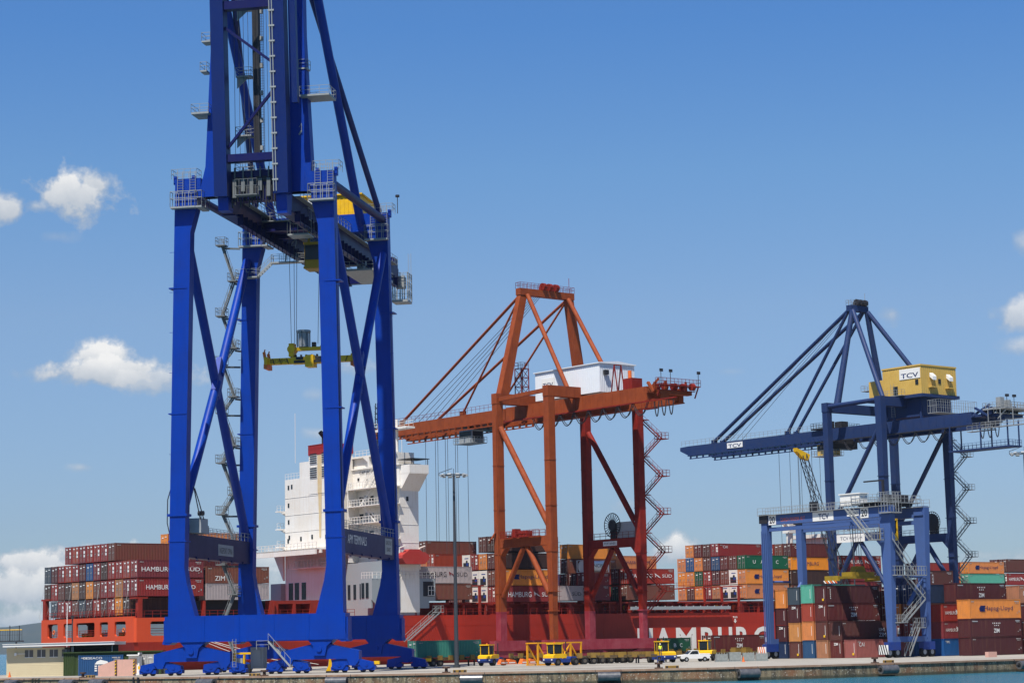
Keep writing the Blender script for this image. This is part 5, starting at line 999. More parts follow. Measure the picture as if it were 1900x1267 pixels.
for y0 in (18.8, 14.9):
    for z0 in (33.8, 36.4):
        b = MB(); b.box(47.87, 47.93, y0, y0 + 2.4, z0, z0 + 1.9 + .3*(z0 < 35)); l_ = b.build('louvre', SHIPW, fn); s = MB()
        for k in range(5): s.box(47.8, 47.87, y0 + .1, y0 + 2.3, z0 + .2 + k*.4, z0 + .38 + k*.4); s.cut()
        s.build('slat', DARK, l_)
b = MB(); b.box(47.89, 47.93, 17.4, 18.7, 31, 38.0); b.prism([(17.8, 23), (18.3, 23), (18.6, 31), (17.5, 31)], 0, 47.93, 47.96); b.build('rust_stain', paint('rust_stain', (.62, .5, .3), .8, .6, (.6, .36, .15), 1.0), fn)
for y, z in ((28.3, 32.3), (27.2, 32.4), (28.3, 29.0), (28.3, 25.9), (28.1, 23.0), (24.2, 22.6), (20.5, 22.8), (16, 22.6), (28.5, 22.4)):
    b = MB(); b.box(47.95, 47.99, y, y + .5, z, z + .8); b.build('window', GLASS, dh)
b = MB(); b.box(43.2, 52.7, 12.5, 33.4, 20.55, 20.75); b.box(43.2, 43.5, 12.5, 33.4, 19.7, 20.75); b.prism([(29.8, 15.5), (33.2, 20.5), (29.8, 20.5)], 0, 47.5, 47.9); b.box(44, 44.3, 12, 30, 19.9, 20.5)
b.build('overhang_deck', SHIPW, dh); b = MB(); b.rail([(43.4, 33.2, 20.75), (43.4, 12.5, 20.75)], step=1.2, r=.05); b.cut(); b.rail([(48.2, 30, 34.2), (48.2, 25, 34.2)], step=1); b.cut(); b.deck(46.2, 47.6, 15.5, 26, 17.6, h=1.4, t=.12, step=1, r=.05)
for k in range(3): b.cut(); b.rail([(47, 31, 21.8 + k*3.3), (48.5, 31, 21.8 + k*3.3)], step=.8)
for z in (22.0, 25.1, 28.2, 31.3):
    b.cut(); b.rail([(50.2, -.4, z), (50.2, 12.2, z), (52.0, 13.4, z)], step=.9, r=.05)
b.cut(); b.rail([(53.3, 1.4, 37.4), (53.3, 26, 37.4)], step=1.2); b.build('railing', SHIPW, dh)
b = MB()
for z in (22.0, 25.1, 28.2, 31.3):
    b.prism([(50.1, -.5), (52.8, -.5), (52.8, 13.9), (51.6, 13.9), (50.1, 12.5)], 2, z - .15, z); b.prism([(13.9, z - .15), (13.9, z - 1.3), (12.4, z - .15)], 0, 51.8, 52.0); b.cut()
b.build('balcony', SHIPW, dh)
b = MB(); b.box(50.6, 52.75, 12.9, 13.1, 18.2, 31.1); b.build('side_screen', SHIPW, dh)
for z in (22.0, 25.1, 28.2, 18.9):
    for y in (1.4, 4.6, 8.0, 11.2): b = MB(); b.box(52.74, 52.79, y, y + 1.2, z + .9, z + 1.8); b.build('window', GLASS, dh)
for z in (22.0, 25.1, 28.2): b = MB(); b.box(52.74, 52.79, 9.9, 10.7, z, z + 2.0); b.build('door', GREYP, dh)
for y, z in ((12.4, 33.0), (9.5, 32.6), (3, 32.5)): b = MB(); b.box(52.7, 52.79, y, y + .5, z, z + .5); b.build('vent', DARK, dh)
b = MB(); b.stair((51.4, 9.8, 28.2), (51.4, 5.8, 31.3), side=(1, 0, 0)); b.cut(); b.stair((51.4, 5.0, 25.1), (51.4, 9.0, 28.2), side=(1, 0, 0)); b.build('outside_stair', SHIPW, dh)
b = MB(); b.stair((51.5, 8.8, 31.3), (51.5, 4.2, 35), side=(1, 0, 0), w=1.1); b.cut(); b.stair((51.0, 7.4, 31.3), (51.0, 3.2, 35), side=(1, 0, 0), w=1.1); b.build('outside_stair', SHIPW, dh)
b = MB(); b.box(52.5, 57.3, -.3, 26, 35.0, 35.25); b.box(53, 57.2, -2.8, 0, 33.3, 33.45); b.box(53, 57.2, -2.8, -2.7, 33.4, 34.9); b.box(53, 53.12, -2.7, 0, 33.4, 34.9); b.box(57.1, 57.2, -2.7, 0, 33.4, 34.9); b.prism([(0, 30.4), (0, 33.35), (-2.7, 33.35)], 0, 53.0, 57.1); b.build('bridge_wing', SHIPW, dh)
b = MB(); b.box(53.2, 57.3, -3.0, 1.0, 35.9, 36.02)
for x in (53.4, 57.0): b.box(x, x + .1, -2.8, -2.7, 34.9, 35.9)
b.build('wing_canopy', DARK, dh); b = MB(); b.box(53.1, 53.17, 5.2, 8.4, 35.6, 36.7); b.cut(); b.box(53.1, 53.17, 1.8, 4.6, 35.6, 36.7); b.build('bridge_window', GLASS, dh)
b = MB(); b.prism([(1.2, 37.4), (14.6, 37.4), (14.6, 37.1), (11.0, 37.1), (9.5, 36.2), (9.5, 35.3), (9.1, 35.3), (9.1, 37.1), (1.2, 37.1)], 0, 52.6, 53.15); b.build('wheelhouse_canopy', SHIPW, dh)
text('CAP JACKSON', 6.0, .75, DARK, dh, (52.7, 9.2, 34.3), '-x')
b = MB(); b.box(54.2, 54.7, 0 - .03, -.0, 28.6, 29.4); b.build('window', GLASS, dh)
b = MB()
for dx in (0, .9):
    for dy in (0, .9): b.beam((54.5 + dx, 9 + dy, 37), (54.7 + dx*.6, 9.2 + dy*.6, 47), .12, .12)
for k in range(9): b.beam((54.5, 9, 37.5 + k), (55.4, 9.9, 38.5 + k), .08, .08); b.beam((55.4, 9, 37.5 + k), (54.5, 9.9, 38.5 + k), .08, .08); b.box(54.5, 55.3, 9, 9.8, 38 + k, 38.1 + k)
b.build('lattice_mast', DARK, dh)
b = MB(); b.tube((55, 3.8, 37), (55, 3.8, 43.5), .35, 8); b.box(54, 56, -.5, 10, 41.6, 41.9); b.build('radar_mast', SHIPW, dh); b = MB(); b.deck(54, 56, 0, 9.5, 42, t=.12); b.build('mast_platform', SHIPW, dh)
b = MB(); b.tube((48.5, 27, 37.2), (48.5, 27, 46.5), .05, 5); b.cut(); b.tube((54, .8, 37), (54, .8, 39.6), .06, 5); b.build('aerial', SHIPW, dh)
# lower house
b = MB(); b.box(45.8, 48, 14.6, 27, 9, 10.2); b.box(50.6, 52.79, 9.2, 16.2, 8.5, 18.0); b.box(47, 57, 29.8, 33.3, 8.5, 15.0); b.box(49, 57, .2, 7.6, 8.5, 18.0)
b.prism([(46.6, 11.2), (48.2, 9.7), (59.0, 9.7), (59.0, 11.0), (60.4, 11.0), (60.4, 14.9), (46.6, 14.9)], 1, .02, .3); b.box(46.6, 60.3, .3, 3.4, 14.7, 14.9); b.box(46.6, 46.9, .3, 3.4, 9.8, 14.7); b.build('lower_deckhouse', paint('ship_grey', (.36, .4, .42), .55, .2, (.45, .42, .38), .5), sh)
b = MB(); b.box(57.7, 60.0, -.02, .015, 11.8, 14.4); b.build('side_opening_shade', DARK, sh); b = MB(); b.deck(58.6, 60.0, -.3, -.05, 12.0, 'y', t=.08, h=1.6, step=.6, r=.05); b.build('opening_railing', SHIPW, sh)  # side opening is a dark plate, interior shade put into its colour
for y in (28.6, 26.6, 24.3): b = MB(); b.box(47.94, 47.99, y - 1.4, y, 11.9, 15.0); b.build('window', GLASS, dh)
for x, y in ((46.55, 1.0), (46.55, 2.3), (50.58, 14.2), (50.58, 12.4), (50.58, 10.6), (48.95, 4.6), (48.95, 6.3)): b = MB(); b.box(x - .05, x, y, y + .8, 11.6, 14.2); b.build('window', GLASS, sh)
for y in (7.9, 10.2, 15.5, 25.6): b = MB(); b.tube((45.6, y, 8.5), (45.4, y + .3, 11.6), .22, 8); b.build('deck_pipe', OREDM, sh)
b = MB(); b.box(60.5, 60.8, 31, 31.3, 10, 20); b.build('post', SHIPW, sh)
lb = MB()
for i in range(2): pass
lb.prism([(51.6, 18.4), (52.4, 17.4), (56.6, 17.4), (57.6, 18.5), (57.5, 18.9), (56.6, 19.5), (52.6, 19.5), (51.7, 18.9)], 1, -2.2, -.2); lb.prism([(52.9, 19.5), (56.3, 19.5), (55.6, 20.0), (53.4, 20.0)], 1, -1.9, -.5)
lbo = lb.build('lifeboat', paint('lifeboat_red', (.5, .05, .04), .4, .2, (.6, .2, .17), .8), sh); b = MB(); b.beam((52.6, 0, 16.5), (52.6, -.1, 20.4), .22, .25); b.beam((52.6, -.1, 20.3), (52.6, -1.6, 20.6), .2, .2); b.cut(); b.beam((57.0, 0, 16.5), (57.0, -.1, 20.4), .22, .25); b.beam((57.0, -.1, 20.3), (57.0, -1.6, 20.6), .2, .2); b.build('davit', SHIPW, sh)
b = MB(); b.stair((60.3, -1.0, 9.0), (53.0, -1.0, 3.9), side=(0, 1, 0), w=1.1); b.deck(59.6, 61.0, -1.6, -.1, 9.0, t=.12, step=.6); b.build('gangway', GALV, sh)
for y0, x1_, z1_ in ((.4, 34, 1.0), (.6, 30, 1.4), (.4, 26, 1.2)):
    b = MB(); b.path([(9 + (x1_ - 9)*j/8, -.1 - 1.8*j/8, 5.9 + (0.25 - 5.9)*(j/8) - .5*math.sin(math.pi*j/8) + y0*.3) for j in range(9)], .05, 5); b.build('mooring_line', SHIPW, sh)
b = MB(); b.tube((166, 14, 11), (166, 14, 27), .9, 14, .7); b.box(165, 167, 13, 15, 25.4, 27.4); b.beam((164.4, 13, 26.5), (162.4, 12, 27.3), .5, .5); b.cut(); b.box(178, 184, 16, 26, 24.8, 25.6); b.cut(); b.box(180, 182, 18, 24, 9, 24.8); b.build('forward_mast', SHIPW, sh)
# ================================================================ yard stacks beside and under the gantry
def ystack(where, a0, bn, L, items, grp='containers stacked on the quay'):
    z = .02; out = []
    for k, (ch, H, pn) in enumerate(items):
        n = len(items); pos = 'alone' if n == 1 else ('at the bottom' if k == 0 else 'on top' if k == n - 1 else ['', 'second from ground', 'third from ground', 'fourth from ground'][k])
        o = container(ch, a0, bn, z, L, H, f'{pos} of the {where}', grp, panel=pn); z += H + .02; out.append(o)
    return out
FT, FH = 12.19, 6.06
y1 = ystack('leftmost quay stack', 76.1, -70.85, FH, [('v', 2.59, 1), ('m', 2.59, 1), ('m', 2.59, 1), ('o', 2.9, 1)])
y2 = ystack('second quay stack from left', 76.1, -73.75, FT, [('b', 2.59, 1), ('t', 2.9, 1), ('m', 2.75, 1), ('g', 2.75, 1)])
y3 = ystack('third quay stack from left', 76.1, -76.62, FT, [('u', 2.75, 1), ('o', 2.9, 1), ('r', 2.75, 1), ('e', 2.9, 1)])
y4 = ystack('fourth quay stack from left', 76.1, -79.5, FT, [('t', 2.75, 1), ('b', 2.9, 1), ('m', 2.65, 1), ('m', 2.75, 1)])
y5 = ystack('fifth quay stack, two high under the gantry', 76.1, -82.4, FT, [('m', 2.65, 1), ('b', 2.9, 1)])
y6 = ystack('row nearest the yard gantry stairs', 76.1, -85.3, FT, [('p', 2.75, 1)])
text('ZIM', 1.6, .6, WHITE, y5[1], (9.3, -.012, .75)); text('UHS', 1.3, .5, WHITE, y5[1], (9.2, -.012, 1.55)); text('CAI', 1.2, .6, WHITE, y6[0], (1.2, -.012, 2.0)); logo_zim(y4[2], 12.2, 2.65)
b = MB()
for k in range(5): b.box(.9, 1.05, -.016, -.01, .7 + k*.32, .9 + k*.32); b.cut()
b.build('number_mark', WHITE, y4[3])
for o, z in ((y1[1], 2.1), (y2[2], 2.3), (y4[2], 2.2), (y5[0], 2.1)):
    text('ZIM', .85, .38, WHITE, o, (-.012, 1.25, z), '-x', bold=.02)
for st in (y1, y2, y3, y4, y5, y6):
    for o in st:
        b = MB(); b.box(-.02, -.008, .42, .48, .7, 2.2); b.build('number_mark', WHITE, o)
for o in (y2[0], y4[1], y4[3], y6[0]): b = MB(); b.box(-.022, -.012, .5, .85, .4, .75); b.build('warning_mark', YEL, o)
ystack('row behind gantry stairs', 89.0, -85.9, FT, [('u', 2.59, 0), ('r', 2.59, 0), ('b', 2.9, 0), ('v', 2.9, 0)])
ystack('row left of gantry stairs', 89.0, -83.2, FT, [('m', 2.59, 0), ('h', 2.59, 0), ('o', 2.9, 0), ('v', 2.9, 0)])
ystack('back row behind stacks under the gantry', 89.0, -80.4, FT, [('m', 2.59, 0), ('k', 2.59, 0), ('m', 2.9, 0), ('m', 2.75, 0)])
y7 = ystack('short red pair stack right of the yard gantry', 88.6, -91.9, FH, [('u', 2.59, 1), ('h', 2.59, 1), ('h', 2.59, 1)])
for o in y7[1:]: logo_hs(o, 6.06, 1.3, 4.6, WHITE, h=.5)
text('APL', .8, .35, WHITE, y7[0], (1.0, -.012, 2.1))
y8 = ystack('five high brown stack right of the gantry', 95.3, -83.7, FH, [('m', 2.59, 1), ('v', 2.59, 1), ('m', 2.9, 1), ('b', 2.59, 1), ('b', 2.59, 1)])
for o in y8[3:]: text('GESU', .4, 1.4, WHITE, o, (1.1, -.012, 1.3))
y9 = ystack('stack behind short red pair', 95.3, -89.2, FT, [('m', 2.59, 1), ('k', 2.75, 1), ('m', 2.9, 1), ('m', 2.9, 1)]); logo_zim(y9[3], 12.2, 2.9)
y10 = ystack('rightmost quay stack with big orange top', 88.4, -97.35, FT, [('m', 2.75, 1), ('m', 2.75, 1), ('o', 2.9, 1)]); logo_hl(y10[2], 12.2, 1.45, 11.0); logo_zim(y10[1], 12.2, 2.7)
y11 = ystack('far stack at the right edge', 101.6, -96.4, FT, [('m', 2.59, 1), ('b', 2.59, 1), ('m', 2.59, 1), ('t', 2.75, 1)]); text('CCLU', 2.4, .8, WHITE, y11[3], (2.2, -.012, 1.5))
ystack('deep row right of the gantry', 102.0, -86.5, FT, [('m', 2.59, 0), ('k', 2.59, 0), ('m', 2.59, 0)])
ystack('edge row at far right', 101.6, -101.5, FT, [('m', 2.75, 0), ('k', 2.75, 0)])
# ================================================================ along the quay edge
def ppos(px, Y, z=0): # a point seen at a bearing, at a given distance
    t = (px - 950)/4000; return Vector((t*Y, Y, z))
fx = [(31, 'far left by the beige building'), (132, 'below the green shed'), (187, 'below the pink barriers'), (384, 'below the left bogies of near crane'), (620, 'below the right bogies of near crane'), (864, 'below the lamp mast'), (1114, 'below the row of trailers'), (1367, 'below the parked galvanised panels'), (1621, 'below the yard gantry stairs'), (1872, 'at the far right edge')]
for i, (px, w) in enumerate(fx):
    P, an = edge_at(px); L = 2.6; r = .52 if px > 300 else .6
    t = thing('dock_fender', f'black rubber cylinder fender hanging on the quay wall {w}', 'fender', WF, 0, 0, 0, 'cylinder fenders on the quay wall')
    t.location = (P.x, P.y, 0); t.rotation_euler = (0, 0, an)
    b = MB(); b.tube((-L/2, -.75, -.78), (L/2, -.75, -.78), r, 24)
    for k in range(6): b.tube((-L/2 + .2 + k*.44, -.75, -.78), (-L/2 + .26 + k*.44, -.75, -.78), r + .015, 24)
    b.build('cylinder', FEND, t); b = MB()
    for sx in (-L/2 - .02, L/2 - .02): b.tube((sx, -.75, -.78), (sx + .04, -.75, -.78), r*.5, 14); b.cut()
    b.build('end_ring', BLACK, t)
    b = MB()
    for s_ in (-1, 1): b.path([(s_*(L/2 + .1), -.75, -.78), (s_*(L/2 + .2), -.35, -.3), (s_*(L/2 + .2), -.02, .02)], .035, 6); b.cut()
    b.build('chain', DARK, t)
for px, w in ((148, 'in front of the blue container'), (482, 'between the near crane bogies'), (817, 'left of the striped kerb below the lamp mast'), (1208, 'below the worker on the tractor'), (1606, 'below the yard gantry')):
    P, an = edge_at(px); c = P + Vector((math.sin(-an)*-.9*0, .9, 0))
    b = MB(); b.tube((0, 0, 0), (0, 0, .12), .5, 16); b.tube((0, 0, .1), (0, 0, .55), .2, 14, .17); b.tube((0, 0, .52), (0, 0, .7), .34, 14, .3); b.beam((-.45, 0, .6), (.45, 0, .6), .22, .2)
    o = b.build('mooring_bollard', paint('bollard_rust', (.09, .05, .035), .7, .5), None, c, an); tag(o, f'rusty iron mooring bollard {w}', 'bollard', 'bollards on the quay edge')
for px, w, n in ((163, 'left, before the blue container', 3), (465, 'under the near crane', 3), (842, 'under the lamp mast', 3), (1232, 'left of the white pickup', 2), (1630, 'under the yard gantry', 2)):
    P, an = edge_at(px); c = P + Vector((0, .5, .02)); b = MB(); b.box(-.8, .8, -.12, .12, 0, .26); b.prism([(-.12, .26), (.12, .26), (.08, .31), (-.08, .31)], 0, -.8, .8)
    o = b.build('kerb_block', TRAILY, None, c, an); tag(o, f'yellow and black striped kerb block {w}', 'kerb block', 'striped blocks on the quay edge')
    b = MB()
    for k in range(n): x = -.6 + k*1.2/(n - 1 if n > 1 else 1); b.box(x - .12, x + .12, -.128, .128, .0, .265); b.cut()
    b.build('black_stripe', DARK, o)
P, an = edge_at(250); b = MB(); b.ladder((0, -.3, -1.7), (0, -.3, .05), w=.6); b.box(-.5, -.34, -.3, -.13, -1.7, 0); b.box(.34, .5, -.3, -.13, -1.7, 0); o = b.build('quay_ladder', DARK, None, P, an); tag(o, 'dark steel ladder recessed on the quay wall at left', 'ladder')
# crane rail in the deck
b = MB(); b.box(-34, 62, -.06, .06, .004, .03); b.box(-34, 62, 28.94, 29.06, .004, .03); b.box(-34, 62, -.4, -.2, .004, .01); b.box(-34, 62, .2, .4, .004, .01)
o = b.build('crane_rails', paint('rail_steel', (.2, .15, .12), .5, .4), None, A.w(0, 0), A.rz); tag(o, kind='structure')
# ================================================================ buildings and boxes at left
FL = Fr((-71.2, 303), 90)
bd = thing('quay_building', 'low beige block building with flat white roof at the left edge', 'building', FL, 0, 0, 0)
b = MB(); b.box(0, 8.05, 0, 7, 0, 3.95)
for k in range(15): b.box(-.015, 8.065, -.015, 0, .28 + k*.25, .295 + k*.25)
wl_ = b.build('wall', BEIGE, bd)
b = MB(); b.prism([(-.3, 4.1), (15.2, 4.2), (15.2, 4.55), (-.3, 4.45)], 1, -1.1, 7.6); b.prism([(-.35, 4.45), (15.25, 4.55), (15.25, 4.62), (-.35, 4.52)], 1, -1.2, 7.7)
b.build('roof', WHITE, bd)
for k in range(4):
    b = MB(); x = 2.55 + k*1.72; b.box(x, x + 1.15, -.06, -.02, 2.6, 3.65); wn = b.build('window', paint('window_shutter', (.14, .14, .14), .5, .3), bd)
    b = MB(); b.box(x, x + 1.15, -.1, -.06, 2.58, 2.66); b.box(x + .55, x + .6, -.1, -.06, 2.66, 3.65); b.build('frame', WHITE, wn)
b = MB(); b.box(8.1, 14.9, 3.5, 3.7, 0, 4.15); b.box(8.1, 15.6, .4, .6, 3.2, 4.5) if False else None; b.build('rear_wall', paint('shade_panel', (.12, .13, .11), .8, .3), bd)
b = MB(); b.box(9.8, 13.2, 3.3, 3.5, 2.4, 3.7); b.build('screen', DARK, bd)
for x in (9.4, 14.8): b = MB(); b.tube((x, -.6, 0), (x, -.6, 4.1), .07, 6); b.build('post', GREYP, bd)
b = MB(); b.box(1.2, 2.6, -.3, -.1, 3.1, 3.18); b.box(1.2, 1.45, -.5, -.02, 2.9, 3.3); b.build('wall_lamp', WHITE, bd)
lp = thing('lamp_post', 'thin grey pole with camera in front of the red stern', 'lamp post', FL, 9.3, -.9, 0)
b = MB(); b.tube((0, 0, 0), (0, 0, 8.0), .09, 8); b.build('pole', MAST, lp); b = MB(); b.box(-.15, .2, -.2, .1, 7.8, 8.3); b.build('camera_box', DARK, lp)
lp = thing('lamp_post', 'very thin white pole left of the grey pole with camera', 'pole', FL, 6.6, 8.6, 0)
b = MB(); b.tube((0, 0, 0), (0, 0, 10.2), .05, 6); b.build('pole', WHITE, lp)
# green shed, containers
b = MB(); wave(b, .05, 1.6, .05, 3.15, .0, .06, .25); b.box(0, 13.5, .1, 2.5, 0.02, 3.1); b.box(-.1, 13.8, -.2, 2.7, 3.1, 3.25)
o = b.build('green_shed', paint('olive_sheet', (.05, .085, .025), .6, .4), None, FL.w(8.15, -1.2), 0); tag(o, 'olive green corrugated steel shed beside the beige building', 'shed')
def wcon(code, x, y, L, H, lab, name='shipping_container', rot=0, panel=False):
    o = container(code, 0, 0, 0.02, L, H, lab, 'containers on the left of the quay', panel=panel, fr=Fr((x, y), 90 - rot)); return o
o = container('u', -58.2, 299.4, .02, 6.06, 2.75, 'with white logo on the quay beside the olive shed', 'containers on the left of the quay', fr=Fr((0, 0), 90), rot=R(9))
o.location = (-60.4, 299.0, .02); text('GESEACO', 2.6, .3, WHITE, o, (1.9, -.012, 2.35)); b = MB(); b.prism([(2.2, 1.5), (4.2, 1.5), (3.9, 1.9), (3.0, 2.1), (2.5, 1.9)], 1, -.016, -.01); b.cut()
for k in range(3):
    for j in range(4): b.box(2.2 + j*.45, 2.5 + j*.45, -.016, -.01, .55 + k*.3, .75 + k*.3); b.cut()
b.build('emblem', WHITE, o)
b = MB(); b.box(0, 1.3, 0, 2, 0, 2.6); b.box(.15, 1.1, -.05, 0, .2, 2.2, 1); b.box(-.15, 1.5, -.6, 2.1, 2.6, 2.75); b.box(1.3, 1.5, -.1, 2, 0, 3.0)
o = b.build('guard_booth', [WHITE, paint('booth_door', (.72, .3, .015), .5, .2)], None, Vector((-53.5, 299, 0))); tag(o, 'small white booth with an orange door beside the grey container', 'booth')
o = container('s', 0, 0, .02, 6.06, 2.75, '', 'containers on the left of the quay'); o.location = (-50.2, 301, .02); o.rotation_euler = (0, 0, R(81)); o['label'] = 'grey container standing end on beside the orange door booth'
PLACE = o
for q, (x0, x1, z0, z1, w) in enumerate(((-55.4, -53.0, 1.35, 2.15, 'sloping pink concrete barrier wedge, left of two'), (-52.9, -50.6, 2.15, 2.15, 'upright pink concrete barrier block, right of two'))):
    b = MB(); b.prism([(x0, 0), (x1, 0), (x1, z1), (x0, z0)], 1, 0, .9); o = b.build('concrete_barrier', PINKC, None, Vector((0, 287.2 + q*.05, 0))); tag(o, w, 'barrier', 'pink barriers at the left')
    b = MB(); b.box(x1 - .2, x1 - .01, -.03, -.004, .1, z1 - .05); b.build('edge_strip', DARK, o); b = MB()
    for k in range(5): b.prism([(x1 - .2, .2 + k*.4), (x1 - .01, .35 + k*.4), (x1 - .01, .5 + k*.4), (x1 - .2, .35 + k*.4)], 1, -.045, -.032); b.cut()
    b.build('yellow_stripe', YEL, o)
P, an = edge_at(1895); b = MB(); b.prism([(-.9, 0), (.9, 0), (.9, .75), (-.9, .75)], 1, 0, .6)
o = b.build('concrete_barrier', PINKC, None, P + Vector((0, 24, 0)), an); tag(o, 'pink concrete barrier block at the right edge before the containers', 'barrier', 'pink barriers')
# raised walkway at the left edge
wk = thing('gangway_platform', 'grey raised walkway with yellow handrail behind the beige building', 'walkway', FL, -8, 18, 0)
b = MB(); b.box(0, 6.0, 0, 1.2, 4.9, 5.1)
for x in (2, 5): b.box(x, x + .2, .2, .4, 0, 4.9)
b.build('deck', MAST, wk); b = MB(); b.rail([(0, 0, 5.1), (6.0, 0, 5.1)], h=1.5, step=.35, r=.03); b.build('railing', MAST, wk); b = MB(); b.tube((0, 0, 6.65), (6.0, 0, 6.65), .07, 6); b.build('handrail', YEL, wk)
for x in (4.2, 5.6): b = MB(); b.tube((x, 0, 5.1), (x, 0, 7.3), .08, 6); b.build('post', MAST, wk)
# traffic cones
for x, Y, w in ((103/1.0, 301.5, 'left edge against the beige building'), (1363, 309, 'front of the galvanised panels')):
    b = MB(); b.tube((0, 0, 0.03), (0, 0, .75), .2, 12, .04); b.box(-.25, .25, -.25, .25, 0, .04); q = ppos(x if x > 200 else 16, Y if x > 200 else 300)
    o = b.build('traffic_cone', OREDM, None, q); tag(o, 'small orange traffic cone at the ' + w, 'traffic cone', 'traffic cones')
# ================================================================ lamp masts
def lamp_mast(x, y, h, lab, r=.27):
    t = thing('lamp_mast', lab, 'lamp mast', WF, 0, 0, 0, 'tall lamp masts'); t.location = (x, y, 0)
    b = MB(); b.tube((0, 0, 0), (0, 0, h), r*1.25, 12, r*.6); b.tube((0, 0, 0), (0, 0, .4), .5, 12); b.build('pole', MAST, t)
    b = MB(); b.path([(1.5*math.cos(k*math.pi/6), 1.5*math.sin(k*math.pi/6), h) for k in range(13)], .07, 5)
    for k in range(4): b.tube((0, 0, h + .1), (1.5*math.cos(k*math.pi/2), 1.5*math.sin(k*math.pi/2), h), .05, 5)
    b.build('ring', MAST, t)
    for k in range(10):
        an = k*math.pi/5; b = MB(); c = Vector((1.75*math.cos(an), 1.75*math.sin(an), h - .1)); b.beam(c - Vector((0, 0, .12)), c + Vector((.2*math.cos(an), .2*math.sin(an), .15)), .55, .3); b.build('lamp_head', GREYP, t)
    b = MB(); b.tube((0, 0, h), (0, 0, h + .9), .04, 5); b.beam((-.2, 0, h + .95), (-2.1, 0, h + .3), .08, .08); b.tube((-2.1, 0, h + .3), (-2.1, 0, h - .1), .04, 5); b.build('service_arm', MAST, t); return t
lamp_mast(-8.75, 309, 27.3, 'tall grey lamp mast with ring of floodlights, left of the orange crane'); lamp_mast(71.8, 303, 28.3, 'tall lamp mast cut by the right edge of the picture')
q = ppos(1573, 430); lamp_mast(q.x, q.y, 24.5, 'distant lamp mast seen through the blue yard gantry', .15)
# ================================================================ lattice boom crane behind the yard gantry
lc = thing('mobile_crane', 'lattice boom crane with yellow boom head rising behind the yard gantry', 'crane', G, 143, -12, 0)
p0 = Vector((12.5, 0, 9)); p1 = Vector((.6, 0, 39.3)); d = (p1 - p0); b = MB()
cs = []
for k in (0, 1):
    c = (p0, p1)[k]; w = (1.1, .7)[k]; cs.append([c + Vector((sx*w*.75, sy*w*.75, sx*w*.25)) for sx in (-1, 1) for sy in (-1, 1)])
for i in range(4): b.tube(cs[0][i], cs[1][i], .11, 6)
n = 16
for j in range(n):
    for (i, k) in ((0, 1), (2, 3), (0, 2), (1, 3)): b.tube(cs[0][i].lerp(cs[1][i], j/n), cs[0][k].lerp(cs[1][k], (j + 1)/n), .055, 4, caps=False)
b.build('lattice_boom', MAST, lc)
b = MB(); b.prism([(-1.6, 40.6), (2.2, 39.4), (1.8, 38.2), (.2, 38.6), (-1.5, 39.9)], 1, -.5, .5); b.build('boom_head', YEL, lc)
b = MB(); b.tube((.3, .3, 39.6), (6.5, .3, 24), .05, 4); b.cut(); b.tube((-1.0, -.3, 40), (-.8, -.3, 12), .04, 4); b.build('pendant_rope', STEEL, lc)
b = MB(); b.box(8, 16, -2.4, 2.4, 1.2, 5.5); b.box(9, 12, -3, -2.4, 2, 5); b.box(7, 17, -2.6, 2.6, 5.5, 7); b.tube((12.5, 0, 6), (12.5, 0, 9.4), .9, 12); b.build('machine_body', WHITE, lc)
for x in (8, 10.5, 13.5, 16): b = MB(); b.wheel((x, -2.3, .7), .7, .6); b.cut(); b.wheel((x, 2.3, .7), .7, .6); b.build('wheel', BLACK, lc)
HUB = paint('wheel_hub', (.1, .09, .08), .6, .5, (.2, .16, .1), 3.0)
